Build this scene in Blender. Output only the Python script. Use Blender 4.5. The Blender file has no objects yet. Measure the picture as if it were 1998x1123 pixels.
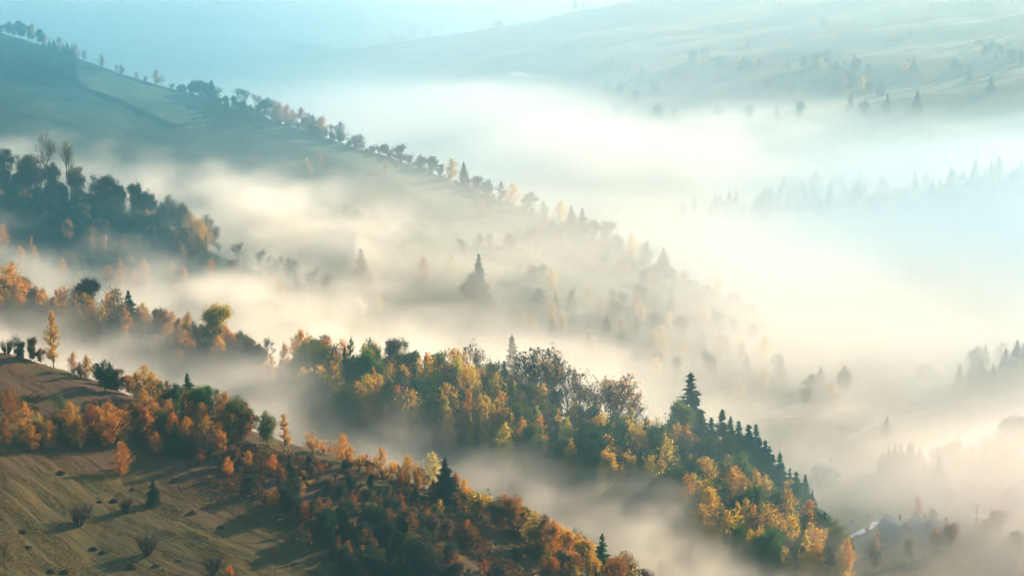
import bpy, math, random
import numpy as np
from mathutils import Vector, Matrix
R = math.radians
rng = np.random.default_rng(7)
random.seed(7)
sc = bpy.context.scene
col = sc.collection

# ------------------------------------------------------------------ camera
CAMZ, FPX, PITCH = 165.0, 3728.0, R(11.0)
def ray(u, v):
    """unit-forward direction of a picture point of the photograph (1998 x 1123)"""
    cx, cy = (u - 999.0) / FPX, -(v - 561.5) / FPX
    cp, sp = math.cos(PITCH), math.sin(PITCH)
    return np.array([cx, cp + cy * sp, -sp + cy * cp])
def pt(u, v, d):
    r = ray(u, v); r = r / r[1]
    return np.array([r[0] * d, d, CAMZ + r[2] * d])

cam_d = bpy.data.cameras.new("camera"); cam = bpy.data.objects.new("camera", cam_d); col.objects.link(cam)
cam.location = (0, 0, CAMZ); cam.rotation_euler = (math.pi / 2 - PITCH, 0, 0)
cam_d.sensor_width = 36; cam_d.lens = 18 / (999.0 / FPX)
cam_d.clip_start = 1; cam_d.clip_end = 20000
sc.camera = cam

# ------------------------------------------------------------------ noise
def _hash(ix, iy, s):
    h = (ix.astype(np.int64) * 374761393 + iy.astype(np.int64) * 668265263 + s * 974711) & 0xffffffff
    h = ((h ^ (h >> 13)) * 1274126177) & 0xffffffff
    return ((h ^ (h >> 16)) & 0xffff) / 65535.0
def vnoise(x, y, s=0):
    ix, iy = np.floor(x), np.floor(y); fx, fy = x - ix, y - iy
    fx = fx * fx * (3 - 2 * fx); fy = fy * fy * (3 - 2 * fy)
    a, b = _hash(ix, iy, s), _hash(ix + 1, iy, s); c, d = _hash(ix, iy + 1, s), _hash(ix + 1, iy + 1, s)
    return (a + (b - a) * fx) * (1 - fy) + (c + (d - c) * fx) * fy - 0.5
def fbm(x, y, s=0, o=4):
    r, a = 0.0, 1.0
    for k in range(o):
        r = r + a * vnoise(x * 2 ** k, y * 2 ** k, s + k * 17); a *= 0.5
    return r

# ------------------------------------------------------------------ terrain height
def crest(pts):
    P = np.array([pt(*p) for p in pts])
    return P[:, 0], P[:, 1], P[:, 2]
RIDGES = [  # crest line (photo u, v, distance), slope towards camera, slope behind, rounding
 (crest([(-500,610,500),(-300,640,470),(0,695,430),(165,745,425),(300,800,420),(490,850,410),(600,880,405),(700,912,400),(800,945,395),(900,985,390),(1000,1035,385),(1100,1090,380),(1200,1150,378),(1350,1240,375),(1500,1330,372)]), .17, .50, 7),
 (crest([(-500,540,570),(-300,565,560),(0,610,550),(150,640,545),(300,665,540),(450,700,535),(560,728,530),(750,752,525),(900,775,520),(1050,818,515),(1250,868,510),(1400,918,505),(1500,982,500),(1600,1075,490),(1680,1160,480),(1750,1250,470)]), .30, .45, 8),
 (crest([(-500,230,790),(-300,290,760),(0,355,740),(100,385,735),(200,412,730),(300,445,725),(400,490,715),(500,530,705),(600,580,695),(700,625,685),(850,665,675),(1000,710,665),(1150,760,655),(1300,820,645)]), .26, .40, 10),
 (crest([(-500,-130,1040),(-300,-40,1000),(0,65,980),(150,113,960),(230,143,950),(350,180,940),(430,203,930),(500,225,920),(600,255,905),(700,290,890),(800,322,875),(900,358,860),(1000,400,845),(1100,440,830),(1200,485,815),(1300,530,800),(1400,575,790),(1500,625,780),(1650,700,770)]), .23, .40, 9),
 (crest([(-600,135,2300),(250,127,2250),(600,103,2200),(700,95,2200),(850,71,2150),(1000,48,2100),(1100,27,2080),(1200,8,2050),(1300,-12,2050),(2000,-120,2000),(2600,-200,1950)]), .12, .35, 14),
 (crest([(1200,460,1120),(1400,420,1110),(1700,380,1100),(2000,335,1080),(2400,280,1060)]), .18, .25, 12),
 (crest([(1650,860,650),(1800,800,650),(1900,755,645),(2000,720,640),(2200,650,640),(2600,560,640)]), .22, .3, 10),
 (crest([(1780,940,560),(1900,895,560),(2000,860,560),(2200,800,560),(2600,700,560)]), .22, .3, 8),
]
def height(x, y, micro=True):
    x = np.asarray(x, float); y = np.asarray(y, float)
    base = fbm(x / 160, y / 160, 3, 3) * 4.0
    base = base + np.clip((y - 2750) / 1500, 0, 1.3) ** 1.1 * 330
    base = base + np.clip((230 - np.hypot(x, y)) / 200, 0, 1) * 90
    acc = [base]
    wob = fbm(x / 70, y / 70, 11, 3)
    for k, ((cx, cy, cz), sf, sb, w) in enumerate(RIDGES):
        yc = np.interp(x, cx, cy); zc = np.interp(x, cx, cz)
        # beyond either end follow the last slope down
        s1 = (cz[-1] - cz[-2]) / (cx[-1] - cx[-2]); s0 = (cz[1] - cz[0]) / (cx[1] - cx[0])
        zc = zc + np.clip(x - cx[-1], 0, None) * min(s1, -.12 if k < 5 else s1) + np.clip(x - cx[0], None, 0) * (s0 if k >= 5 else s0 * .5)
        if k != 4: zc = np.minimum(zc, 150)
        if k >= 5: zc = np.minimum(zc, 48)
        if k == 4: zc = np.minimum(zc, 170)
        dy = y - yc
        s = np.where(dy < 0, sf, sb)
        fall = s * (np.sqrt(dy * dy + w * w) - w)
        rough = wob * (3.0 if k < 4 else 6.0) * np.clip(np.abs(dy) / 60, .0, 1)
        acc.append(zc - fall + rough)
    A = np.stack([a + 0 * x for a in acc]); m = A.max(0); T = 2.2
    z = m + T * np.log(np.exp((A - m) / T).sum(0))
    if micro:
        n = np.clip((700 - y) / 400, .25, 1)
        z = z + fbm(x / 22, y / 22, 21, 3) * 1.5 + n * fbm(x / 5, y / 5, 31, 3) * .42
        # terracettes and cart ruts that run down the near meadow
        q = (x * .80 + y * .60)
        z = z + n * .20 * vnoise((x * .62 + y * .78) / 1.9 + fbm(x / 14, y / 14, 5, 2) * 2.0, (x * .78 - y * .62) / 17, 41) + n * .14 * vnoise((x * .62 + y * .78) / .9, (x * .78 - y * .62) / 6, 43)
    return z
def hit(u, v, dmin=200., dmax=5200.):
    """where the sight line of a photo point meets the ground"""
    r = ray(u, v); r = r / r[1]
    d = np.concatenate([np.arange(dmin, 1100, 1.0), np.arange(1100, dmax, 6.0)])
    g = height(r[0] * d, d, True); zz = CAMZ + r[2] * d
    below = np.where(zz < g)[0]
    if len(below) == 0: return np.array([r[0] * dmax, dmax, 0.])
    i = below[0]; dd = d[i]
    return np.array([r[0] * dd, dd, g[i]])
def gz(x, y): return float(height(np.array([x]), np.array([y]))[0])

# ------------------------------------------------------------------ helpers
def mesh_np(name, V, F4=None, F3=None, mats=(), fm=None, smooth=False):
    me = bpy.data.meshes.new(name)
    V = np.asarray(V, np.float32)
    loops = []; starts = []; n = 0
    if F4 is not None and len(F4):
        F4 = np.asarray(F4, np.int32); loops.append(F4.ravel()); starts.append(np.arange(len(F4)) * 4); n = len(F4) * 4
    if F3 is not None and len(F3):
        F3 = np.asarray(F3, np.int32); loops.append(F3.ravel()); starts.append(n + np.arange(len(F3)) * 3)
    loops = np.concatenate(loops); starts = np.concatenate(starts).astype(np.int32)
    me.vertices.add(len(V)); me.vertices.foreach_set("co", V.ravel())
    me.loops.add(len(loops)); me.loops.foreach_set("vertex_index", loops)
    me.polygons.add(len(starts)); me.polygons.foreach_set("loop_start", starts)
    if fm is not None: me.polygons.foreach_set("material_index", np.asarray(fm, np.int32))
    me.update(calc_edges=True)
    if smooth: me.polygons.foreach_set("use_smooth", np.ones(len(starts), bool))
    for m in mats: me.materials.append(m)
    return me
def link(name, me, parent=None):
    o = bpy.data.objects.new(name, me); col.objects.link(o)
    if parent: o.parent = parent
    return o
def tag(o, label=None, cat=None, group=None, kind=None):
    if label: o["label"] = label
    if cat: o["category"] = cat
    if group: o["group"] = group
    if kind: o["kind"] = kind
    return o
class NT:
    def __init__(s, name, idtree=None):
        if idtree is None:
            s.m = bpy.data.materials.new(name); s.m.use_nodes = True; s.t = s.m.node_tree; s.t.nodes.clear()
        else: s.t = idtree
    def n(s, typ, ins=None, **props):
        nd = s.t.nodes.new(typ)
        for k, v in props.items(): setattr(nd, k, v)
        for k, v in (ins or {}).items():
            if hasattr(v, "is_linked") or isinstance(v, bpy.types.NodeSocket): s.t.links.new(v, nd.inputs[k])
            else: nd.inputs[k].default_value = v
        return nd
    def math(s, op, a, b=0.0, c=None, clamp=False):
        nd = s.n('ShaderNodeMath', {0: a, 1: b} if c is None else {0: a, 1: b, 2: c}, operation=op); nd.use_clamp = clamp
        return nd.outputs[0]
    def mix(s, f, a, b):
        nd = s.n('ShaderNodeMix', {0: f, 6: a, 7: b}, data_type='RGBA'); return nd.outputs[2]
    def ramp(s, f, stops):
        nd = s.n('ShaderNodeValToRGB', {0: f}); r = nd.color_ramp
        while len(r.elements) < len(stops): r.elements.new(.5)
        for e, (p, c) in zip(r.elements, stops): e.position = p; e.color = c
        return nd.outputs[0]
def lin(*c): return tuple(c) + (1.0,)

# ------------------------------------------------------------------ ground sheet
def axis(segs):
    a = [segs[0][0]]
    for s, e, st in segs:
        n = max(1, int(round((e - s) / st))); a += list(np.linspace(s, e, n + 1)[1:])
    return np.array(a)
ang = np.radians(axis([(-46,-32,2),(-32,-17,.3),(-17,17,.045 if not globals().get('QUICK') else .15),(17,32,.3),(32,46,2)]))
dist = axis([(30,290,4),(290,460,.8),(460,620,1.1),(620,1100,2.6),(1100,2400,10),(2400,5600,50)])
AA, DD = np.meshgrid(ang, dist)
GX, GY = np.tan(AA) * DD, DD * 1.0
GZ = height(GX.ravel(), GY.ravel()).reshape(GX.shape)
nr, nc = GX.shape
idx = np.arange(nr * nc).reshape(nr, nc)
F = np.stack([idx[:-1, :-1], idx[:-1, 1:], idx[1:, 1:], idx[1:, :-1]], -1).reshape(-1, 4)

# ------------------------------------------------------------------ fog columns (stored on the ground, read by the fog)
def seg_field(x, y, pts):
    """field of a bank drawn as a chain of (x, y, radius, density, top)"""
    dens = np.zeros_like(x); tw = np.zeros_like(x); wt = np.zeros_like(x)
    for a, b in zip(pts[:-1], pts[1:]):
        ax, ay, ar, ad, at = a; bx, by, br, bd, bt = b
        L = (bx - ax) ** 2 + (by - ay) ** 2 + 1e-6
        t = np.clip(((x - ax) * (bx - ax) + (y - ay) * (by - ay)) / L, 0, 1)
        r = ar + (br - ar) * t; dd = np.hypot(x - ax - t * (bx - ax), y - ay - t * (by - ay)) / r
        D = (ad + (bd - ad) * t) * np.exp(-dd ** 2.0); w_ = D ** 3 + 1e-30
        dens = np.maximum(dens, D); tw += w_ * (at + (bt - at) * t); wt += w_
    return dens, tw / wt
BANKS = []
def bank(*pts):   # (u, v of the fog's upper edge at distance d, d, radius, density, extra)
    out = []
    for (u, v, d, r, q) in pts:
        p = pt(u, v, d); out.append((p[0], p[1], r, q, p[2]))
    BANKS.append(out)
#FOGDEF
# hollow behind the near crest
bank((-200,560,488,30,.026),(0,592,488,30,.026),(150,640,486,29,.026),(300,682,484,28,.024),(450,712,478,25,.018),(560,775,472,20,.008))
bank((640,800,470,14,.006),(780,790,468,20,.018),(900,850,462,22,.024),(1050,900,455,24,.026),(1200,965,448,24,.028),(1350,1030,438,25,.028),(1500,1075,430,26,.022),(1700,1120,425,30,.014))
# between the middle ridge and the dark knoll
bank((-100,420,640,40,.012),(100,480,640,40,.014),(300,500,630,40,.016),(450,520,620,40,.022),(600,560,610,42,.022),(750,605,598,42,.018),(900,622,588,44,.015),(1050,660,582,46,.013),(1250,710,580,56,.010),(1500,800,570,70,.008))
# behind the dark knoll, up against the long hill
bank((-200,250,800,36,.020),(0,250,800,36,.022),(150,270,800,36,.022),(300,310,790,40,.022),(420,330,780,42,.026),(520,338,770,46,.028),(650,400,760,44,.022),(750,440,750,44,.015),(900,490,740,50,.008),(1100,550,720,60,.005),(1300,600,700,80,.005))
FAR = []
def farbank(*pts):   # (u, v of the upper edge, distance, radius, density)
    out = []
    for (u, v, d, r, q) in pts:
        p = pt(u, v, d); out.append((p[0], p[1], r, q, p[2]))
    FAR.append(out)
farbank((200,160,1700,260,.006),(500,168,1600,260,.009),(700,180,1450,240,.013),(900,190,1400,230,.013),(1200,205,1350,220,.013),(1500,205,1350,200,.012),(1800,200,1350,180,.0070),(2100,195,1350,170,.005))
farbank((900,120,3000,500,.002),(300,110,3000,500,.0015))
def mist(*pts):      # (x, y, radius, density, top z): thin mist that fills the open valley
    FAR.append([(x, y, r, q, t) for (x, y, r, q, t) in pts])
mist((20,770,70,.004,58),(110,700,110,.005,48),(190,640,110,.006,42),(240,560,80,.004,34))
mist((150,470,48,.024,26),(190,505,55,.026,30))
mist((112,505,34,.022,27),(175,530,60,.021,31),(260,590,90,.010,36))
mist((-70,810,60,.0045,74),(60,770,60,.005,60),(130,700,60,.005,48))
mist((-80,505,40,.0022,62),(40,497,32,.0026,52),(100,484,26,.0026,38))
mist((-15,532,16,.020,58),(20,535,20,.016,52))
mist((-110,760,45,.004,72),(-30,735,50,.0035,56),(60,690,60,.0045,46),(120,620,60,.005,40))
AIR = []
AIR.append([(-900,1650,700,.0010,200),(900,1500,700,.0017,200)])
AIR.append([(-900,2900,1000,.0016,210),(900,2900,1000,.0017,210)])
AIR.append([(-40,850,110,.0022,110),(90,800,100,.0022,90)])
AIR.append([(290,620,140,.0060,64),(420,800,220,.0060,74),(500,1100,400,.0020,120)])
AIR.append([(190,880,150,.0085,60),(330,980,200,.0140,72)])
HILLAIR = [[(-110,520,40,.003,70),(-40,500,36,.004,58),(40,497,32,.0045,50),(92,484,24,.0045,38)], [(-240,690,60,.0035,95),(-140,670,50,.003,80)],
 [(-480,960,210,.0042,185),(-200,915,160,.0034,158),(-90,900,90,.0010,130)]]
def fogfield(x, y, banks):
    n4 = np.zeros_like(x); tw = np.zeros_like(x); wt = np.zeros_like(x)
    for b in banks:
        d, t = seg_field(x, y, b); w_ = d ** 3 + 1e-30
        n4 += d ** 4; tw += w_ * t; wt += w_
    return n4 ** .25, tw / wt
fd, ft = fogfield(GX.ravel(), GY.ravel(), BANKS)
fd2, ft2 = fogfield(GX.ravel(), GY.ravel(), FAR)
fd4, ft4 = fogfield(GX.ravel(), GY.ravel(), HILLAIR)
fd3, ft3 = fogfield(GX.ravel(), GY.ravel(), AIR)
#ENDFOGDEF

# ---- ground material
g = NT("meadow_ground")
tc = g.n('ShaderNodeNewGeometry').outputs['Position']
ac = g.n('ShaderNodeVectorMath', {0: tc, 1: (.62, .78, 0)}, operation='DOT_PRODUCT').outputs['Value']
al = g.n('ShaderNodeVectorMath', {0: tc, 1: (.78 * .13, -.62 * .13, 0)}, operation='DOT_PRODUCT').outputs['Value']
mp = g.n('ShaderNodeCombineXYZ', {0: ac, 1: al, 2: 0.0}).outputs[0]
n1 = g.n('ShaderNodeTexNoise', {'Vector': tc, 'Scale': .035, 'Detail': 5.0}).outputs[0]
n2 = g.n('ShaderNodeTexNoise', {'Vector': mp, 'Scale': .62, 'Detail': 6.0, 'Roughness': .7}).outputs[0]
n3 = g.n('ShaderNodeTexNoise', {'Vector': tc, 'Scale': 1.9, 'Detail': 4.0, 'Roughness': .7}).outputs[0]
green = g.mix(n3, lin(.019,.023,.006), lin(.052,.044,.011))
straw = g.mix(n3, lin(.036,.025,.006), lin(.115,.066,.014))
c = g.mix(g.ramp(n2, [(.40, lin(0,0,0)), (.60, lin(1,1,1))]), green, straw)
rust = g.mix(n3, lin(.034,.017,.009), lin(.10,.048,.024))
c = g.mix(g.ramp(n1, [(.52, lin(0,0,0)), (.62, lin(1,1,1))]), c, rust)
att = g.n('ShaderNodeAttribute', attribute_name='wild').outputs['Fac']
c = g.mix(att, c, rust)
# greener pasture on the upper hillside, strips of field far away
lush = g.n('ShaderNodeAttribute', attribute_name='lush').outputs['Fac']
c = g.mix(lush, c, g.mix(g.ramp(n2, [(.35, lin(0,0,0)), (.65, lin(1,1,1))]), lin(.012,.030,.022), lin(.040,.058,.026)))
fp = g.n('ShaderNodeMapping', {0: tc, 2: (0, 0, R(14)), 3: (.16, 1.0, .2)}).outputs[0]
fn = g.n('ShaderNodeTexNoise', {'Vector': fp, 'Scale': .016, 'Detail': 4.0, 'Roughness': .6}).outputs[0]
sunlit_pale = g.n('ShaderNodeAttribute', attribute_name='sunlit_pale').outputs['Fac']
c = g.mix(sunlit_pale, c, g.mix(n2, lin(.07,.105,.06), lin(.15,.17,.09)))  # pale grass strips, with sunlit meadow patches painted into the ground colour
farm = g.n('ShaderNodeAttribute', attribute_name='fields').outputs['Fac']
c = g.mix(farm, c, g.ramp(fn, [(.40, lin(.022,.035,.018)), (.52, lin(.075,.075,.035)), (.56, lin(.26,.21,.11)), (.60, lin(.06,.07,.03)), (.68, lin(.30,.25,.14))]))
bs = g.n('ShaderNodeBsdfPrincipled', {'Base Color': c, 'Roughness': .9, 'Specular IOR Level': .15})
bp = g.n('ShaderNodeBump', {'Height': g.math('ADD', n2, g.math('MULTIPLY', n3, .5)), 'Strength': .8, 'Distance': .6})
g.t.links.new(bp.outputs[0], bs.inputs['Normal'])
g.n('ShaderNodeOutputMaterial', {0: bs.outputs[0]})
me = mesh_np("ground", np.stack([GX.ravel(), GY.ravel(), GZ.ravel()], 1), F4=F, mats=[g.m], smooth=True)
for nm, arr in (("fog_density", fd), ("fog_top", ft), ("far_density", fd2), ("far_top", ft2), ("air_density", fd3), ("air_top", ft3), ("hill_density", fd4), ("hill_top", ft4)):
    a = me.attributes.new(nm, 'FLOAT', 'POINT'); a.data.foreach_set("value", arr.astype(np.float32))
wild = np.clip(fbm(GX.ravel()/30, GY.ravel()/30, 77, 3)*3-.2, 0, 1)
a = me.attributes.new("wild", 'FLOAT', 'POINT'); a.data.foreach_set("value", wild.astype(np.float32))
X_, Y_ = GX.ravel(), GY.ravel()
def in_patch(P, dmin):
    Q = np.array([hit(u, v, dmin)[:2] for u, v in P]); c_ = np.zeros(len(X_), bool); j = len(Q) - 1
    wx, wy = X_ + fbm(X_ / 30, Y_ / 30, 91, 3) * 14, Y_ + fbm(X_ / 30, Y_ / 30, 92, 3) * 14
    for i in range(len(Q)):
        yi, yj, xi, xj = Q[i][1], Q[j][1], Q[i][0], Q[j][0]
        if yi != yj: c_ ^= ((yi > wy) != (yj > wy)) & (wx < (xj - xi) * (wy - yi) / (yj - yi) + xi)
        j = i
    return c_
sunlit_pale = np.zeros(len(X_))
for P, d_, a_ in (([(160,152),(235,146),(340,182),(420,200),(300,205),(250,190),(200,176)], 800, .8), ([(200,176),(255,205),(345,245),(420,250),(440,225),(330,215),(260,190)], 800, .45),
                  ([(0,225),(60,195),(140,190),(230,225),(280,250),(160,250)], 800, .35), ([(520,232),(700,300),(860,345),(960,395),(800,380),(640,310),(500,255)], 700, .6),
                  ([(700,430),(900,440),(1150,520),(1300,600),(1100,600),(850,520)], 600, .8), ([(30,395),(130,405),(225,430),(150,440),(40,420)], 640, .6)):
    sunlit_pale = np.maximum(sunlit_pale, in_patch(P, d_) * a_)
a = me.attributes.new("sunlit_pale", 'FLOAT', 'POINT'); a.data.foreach_set("value", sunlit_pale.astype(np.float32))
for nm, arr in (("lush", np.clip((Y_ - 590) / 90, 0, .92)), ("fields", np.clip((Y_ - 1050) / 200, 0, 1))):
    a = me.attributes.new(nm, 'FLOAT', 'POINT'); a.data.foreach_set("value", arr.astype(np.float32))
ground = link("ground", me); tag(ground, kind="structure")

# ------------------------------------------------------------------ fog volumes on a density grid
def fog_material(name, color, aniso):
    f = NT(name)
    v = f.n('ShaderNodeVolumePrincipled', {'Color': color, 'Density': 1.0, 'Anisotropy': aniso, 'Density Attribute': 'density'})
    f.n('ShaderNodeOutputMaterial', {'Volume': v.outputs[0]})
    return f.m
def fog_volume(name, mat, lo, hi, vox, da, ta, soft, nscale, thr, contrast=1):
    t = bpy.data.node_groups.new(name, 'GeometryNodeTree')
    t.interface.new_socket('Geometry', in_out='OUTPUT', socket_type='NodeSocketGeometry')
    t.interface.new_socket('Geometry', in_out='INPUT', socket_type='NodeSocketGeometry')
    N = NT(None, t)
    pos = N.n('GeometryNodeInputPosition').outputs[0]
    sx = N.n('ShaderNodeSeparateXYZ', {0: pos})
    src = N.n('ShaderNodeCombineXYZ', {0: sx.outputs[0], 1: sx.outputs[1], 2: 900.0}).outputs[0]
    info = N.n('GeometryNodeObjectInfo'); info.inputs['Object'].default_value = ground; info.transform_space = 'RELATIVE'
    def cast(attr):
        at = N.n('GeometryNodeInputNamedAttribute', {'Name': attr}, data_type='FLOAT').outputs[0]
        rc = N.n('GeometryNodeRaycast', {'Target Geometry': info.outputs['Geometry'], 'Source Position': src, 'Ray Direction': (0, 0, -1), 'Ray Length': 2000.0})
        N.t.links.new(at, rc.inputs['Attribute']); return rc
    r1, r2 = cast(da), cast(ta)
    eps = .0006 if contrast else .00005
    def outn(nd, nm): return [o for o in nd.outputs if o.name == nm and o.enabled][0]
    a, top = outn(r1, 'Attribute'), outn(r2, 'Attribute')
    a = N.math('MAXIMUM', N.math('SUBTRACT', a, eps), 0.0)
    gzs = N.n('ShaderNodeSeparateXYZ', {0: outn(r1, 'Hit Position')}).outputs[2]
    z = sx.outputs[2]
    warp = N.n('ShaderNodeTexNoise', {'Vector': pos, 'Scale': nscale * .6, 'Detail': 2.0}).outputs[1]
    wv = N.n('ShaderNodeVectorMath', {0: warp, 1: (-.5, -.5, -.5)}, operation='ADD').outputs[0]
    wv = N.n('ShaderNodeVectorMath', {0: wv, 'Scale': 20.0 * .03 / nscale}, operation='SCALE').outputs[0]
    p2 = N.n('ShaderNodeVectorMath', {0: pos, 1: wv}, operation='ADD').outputs[0]
    p2 = N.n('ShaderNodeVectorMath', {0: p2, 1: (1, .8, 1.9)}, operation='MULTIPLY').outputs[0]
    nz = N.n('ShaderNodeTexNoise', {'Vector': p2, 'Scale': nscale, 'Detail': 5.0, 'Roughness': .6}).outputs[0]
    h = N.math('DIVIDE', N.math('SUBTRACT', top, z), soft)            # 0 at the top edge, growing downwards
    h = N.math('MINIMUM', h, 1.0)
    shape = N.math('ADD', h, N.math('MULTIPLY', N.math('SUBTRACT', nz, .5), thr))   # noise eats into the edge
    sm = N.n('ShaderNodeMapRange', {'Value': shape, 'From Min': 0.0, 'From Max': 1.0}, interpolation_type='SMOOTHSTEP').outputs[0]
    mod = N.n('ShaderNodeMapRange', {'Value': nz, 'From Min': .36, 'From Max': .64, 'To Min': .22 if contrast else .6, 'To Max': 1.9 if contrast else 1.3}).outputs[0]
    dn = N.math('MULTIPLY', N.math('MULTIPLY', a, sm), mod)
    above = N.math('GREATER_THAN', z, N.math('SUBTRACT', gzs, 4.0))
    dn = N.math('MULTIPLY', dn, above)
    vc = N.n('GeometryNodeVolumeCube', {'Density': dn, 'Min': lo, 'Max': hi, 'Resolution X': int((hi[0]-lo[0])/vox[0]), 'Resolution Y': int((hi[1]-lo[1])/vox[1]), 'Resolution Z': int((hi[2]-lo[2])/vox[2])})
    smt = N.n('GeometryNodeSetMaterial', {'Geometry': vc.outputs[0]}); smt.inputs['Material'].default_value = mat
    N.n('NodeGroupOutput', {0: smt.outputs[0]})
    vol = bpy.data.volumes.new(name); o = bpy.data.objects.new(name, vol); col.objects.link(o)
    vol.materials.append(mat)
    md = o.modifiers.new("fog", 'NODES'); md.node_group = t
    return o
m1 = fog_material("valley_fog", (1.0, .94, .86, 1), .42)
m2 = fog_material("far_fog", (.94, .88, .84, 1), .42)
fog = fog_volume("fog", m1, (-240, 395, -4), (330, 900, 110), (2.8, 3.2, 2.2), "fog_density", "fog_top", 15.0, .042, 2.4)
tag(fog, "warm white fog drifting in the hollows between the near wooded ridges", "fog", kind="stuff")
fog2 = fog_volume("fog", m2, (-900, 420, -8), (900, 3600, 90), (12, 12, 4), "far_density", "far_top", 22.0, .008, 1.4)
tag(fog2, "white sheet of fog lying on the far valley floor below the distant hill", "fog", kind="stuff")

m3 = fog_material("blue_air", (.58, .76, .92, 1), .4)
fog3 = fog_volume("mist", m3, (-1087, 430, -8), (1113, 3900, 200), (25, 25, 10), "air_density", "air_top", 60.0, .003, .5, 0)
tag(fog3, "pale blue mist over the open valley and far hillsides", "mist", kind="stuff")
m4 = fog_material("teal_air", (.010, .31, .50, 1), .3)
fog4 = fog_volume("mist", m4, (-703, 430, -8), (257, 1240, 190), (16, 16, 8), "hill_density", "hill_top", 40.0, .004, .5, 0)
tag(fog4, "blue-green morning air over the long upper hillside", "mist", kind="stuff")
# ------------------------------------------------------------------ haze
hz = NT("haze_air")
v = hz.n('ShaderNodeVolumePrincipled', {'Color': lin(.32, .80, 1.0), 'Density': float(.0001), 'Anisotropy': .35, 'Density Attribute': ''})
hz.n('ShaderNodeOutputMaterial', {'Volume': v.outputs[0]})
def box(name, lo, hi, mat):
    V = [(x, y, z) for z in (lo[2], hi[2]) for y in (lo[1], hi[1]) for x in (lo[0], hi[0])]
    Fq = [(0,2,3,1),(4,5,7,6),(0,1,5,4),(2,6,7,3),(0,4,6,2),(1,3,7,5)]
    return mesh_np(name, V, F4=Fq, mats=[mat])
zmin, zmax = float(GZ.min()), max(float(GZ.max()), CAMZ)
xm = float(np.abs(GX).max()) + 20
print('ZR', zmin, zmax, xm)
haze = link("haze", box("haze", (-xm, -60, zmin - 1), (xm, 5650, zmax + 8), hz.m)); tag(haze, kind="stuff", label="thin blue air haze over the whole valley")

# ------------------------------------------------------------------ light
SUN_AZ, SUN_EL = R(50), R(22)     # azimuth to the right of the view direction
sd = Vector((math.sin(SUN_AZ) * math.cos(SUN_EL), math.cos(SUN_AZ) * math.cos(SUN_EL), math.sin(SUN_EL)))
ld = bpy.data.lights.new("sun", 'SUN'); ld.energy = 5.0; ld.angle = R(.5); ld.color = (1, .775, .49)
lo_ = bpy.data.objects.new("sun", ld); col.objects.link(lo_); lo_.rotation_euler = sd.to_track_quat('Z', 'Y').to_euler(); lo_.location = (0, 0, 400)
w = bpy.data.worlds.new("World"); sc.world = w; w.use_nodes = True
W = NT(None, w.node_tree); w.node_tree.nodes.clear()
sky = W.n('ShaderNodeTexSky', sky_type='NISHITA'); sky.sun_disc = False; sky.sun_elevation = SUN_EL; sky.sun_rotation = SUN_AZ
bg = W.n('ShaderNodeBackground', {0: sky.outputs[0], 1: .105}); W.n('ShaderNodeOutputWorld', {0: bg.outputs[0]})

vs = sc.view_settings; vs.view_transform = 'Standard'; vs.look = 'None'; vs.gamma = 1; vs.exposure = 1.42
cy = sc.cycles
cy.max_bounces = 6; cy.diffuse_bounces = 2; cy.glossy_bounces = 1; cy.transmission_bounces = 3; cy.volume_bounces = 4
cy.transparent_max_bounces = 8; cy.caustics_reflective = False; cy.caustics_refractive = False
cy.volume_step_rate = 3.0; cy.volume_max_steps = 256
cy.use_adaptive_sampling = True; cy.adaptive_threshold = .02; cy.sample_clamp_indirect = 3.0; cy.denoising_input_passes = 'RGB'; cy.denoising_prefilter = 'ACCURATE'; cy.use_denoising = True

# ------------------------------------------------------------------ plant materials
def leaf_material(name, transl, rough=.7):
    f = NT(name)
    oc = f.n('ShaderNodeObjectInfo').outputs['Color']
    rnd = f.n('ShaderNodeNewGeometry').outputs['Random Per Island']
    v = f.n('ShaderNodeHueSaturation', {'Hue': f.n('ShaderNodeMapRange', {'Value': rnd, 'To Min': .478, 'To Max': .525}).outputs[0],
            'Saturation': 1.0, 'Value': f.n('ShaderNodeMapRange', {'Value': f.math('FRACT', f.math('MULTIPLY', rnd, 17.3)), 'To Min': .55, 'To Max': 1.45}).outputs[0], 'Color': oc}).outputs[0]
    d = f.n('ShaderNodeBsdfDiffuse', {0: v}).outputs[0]; t = f.n('ShaderNodeBsdfTranslucent', {0: v}).outputs[0]
    mx = f.n('ShaderNodeMixShader', {0: transl, 1: d, 2: t}).outputs[0]
    f.n('ShaderNodeOutputMaterial', {0: mx}); return f.m
def bark_material(name, a, b):
    f = NT(name)
    p = f.n('ShaderNodeTexCoord').outputs['Object']
    n = f.n('ShaderNodeTexNoise', {'Vector': p, 'Scale': 2.5, 'Detail': 3.0}).outputs[0]
    d = f.n('ShaderNodeBsdfDiffuse', {0: f.mix(n, a, b)}).outputs[0]; f.n('ShaderNodeOutputMaterial', {0: d}); return f.m
M_leaf = leaf_material("autumn_leaves", .5)
M_needle = leaf_material("spruce_needles", .15)
M_bark = bark_material("brown_bark", lin(.018,.013,.010), lin(.065,.048,.036))
M_birchbark = bark_material("birch_bark", lin(.05,.04,.03), lin(.24,.21,.18))

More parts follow.
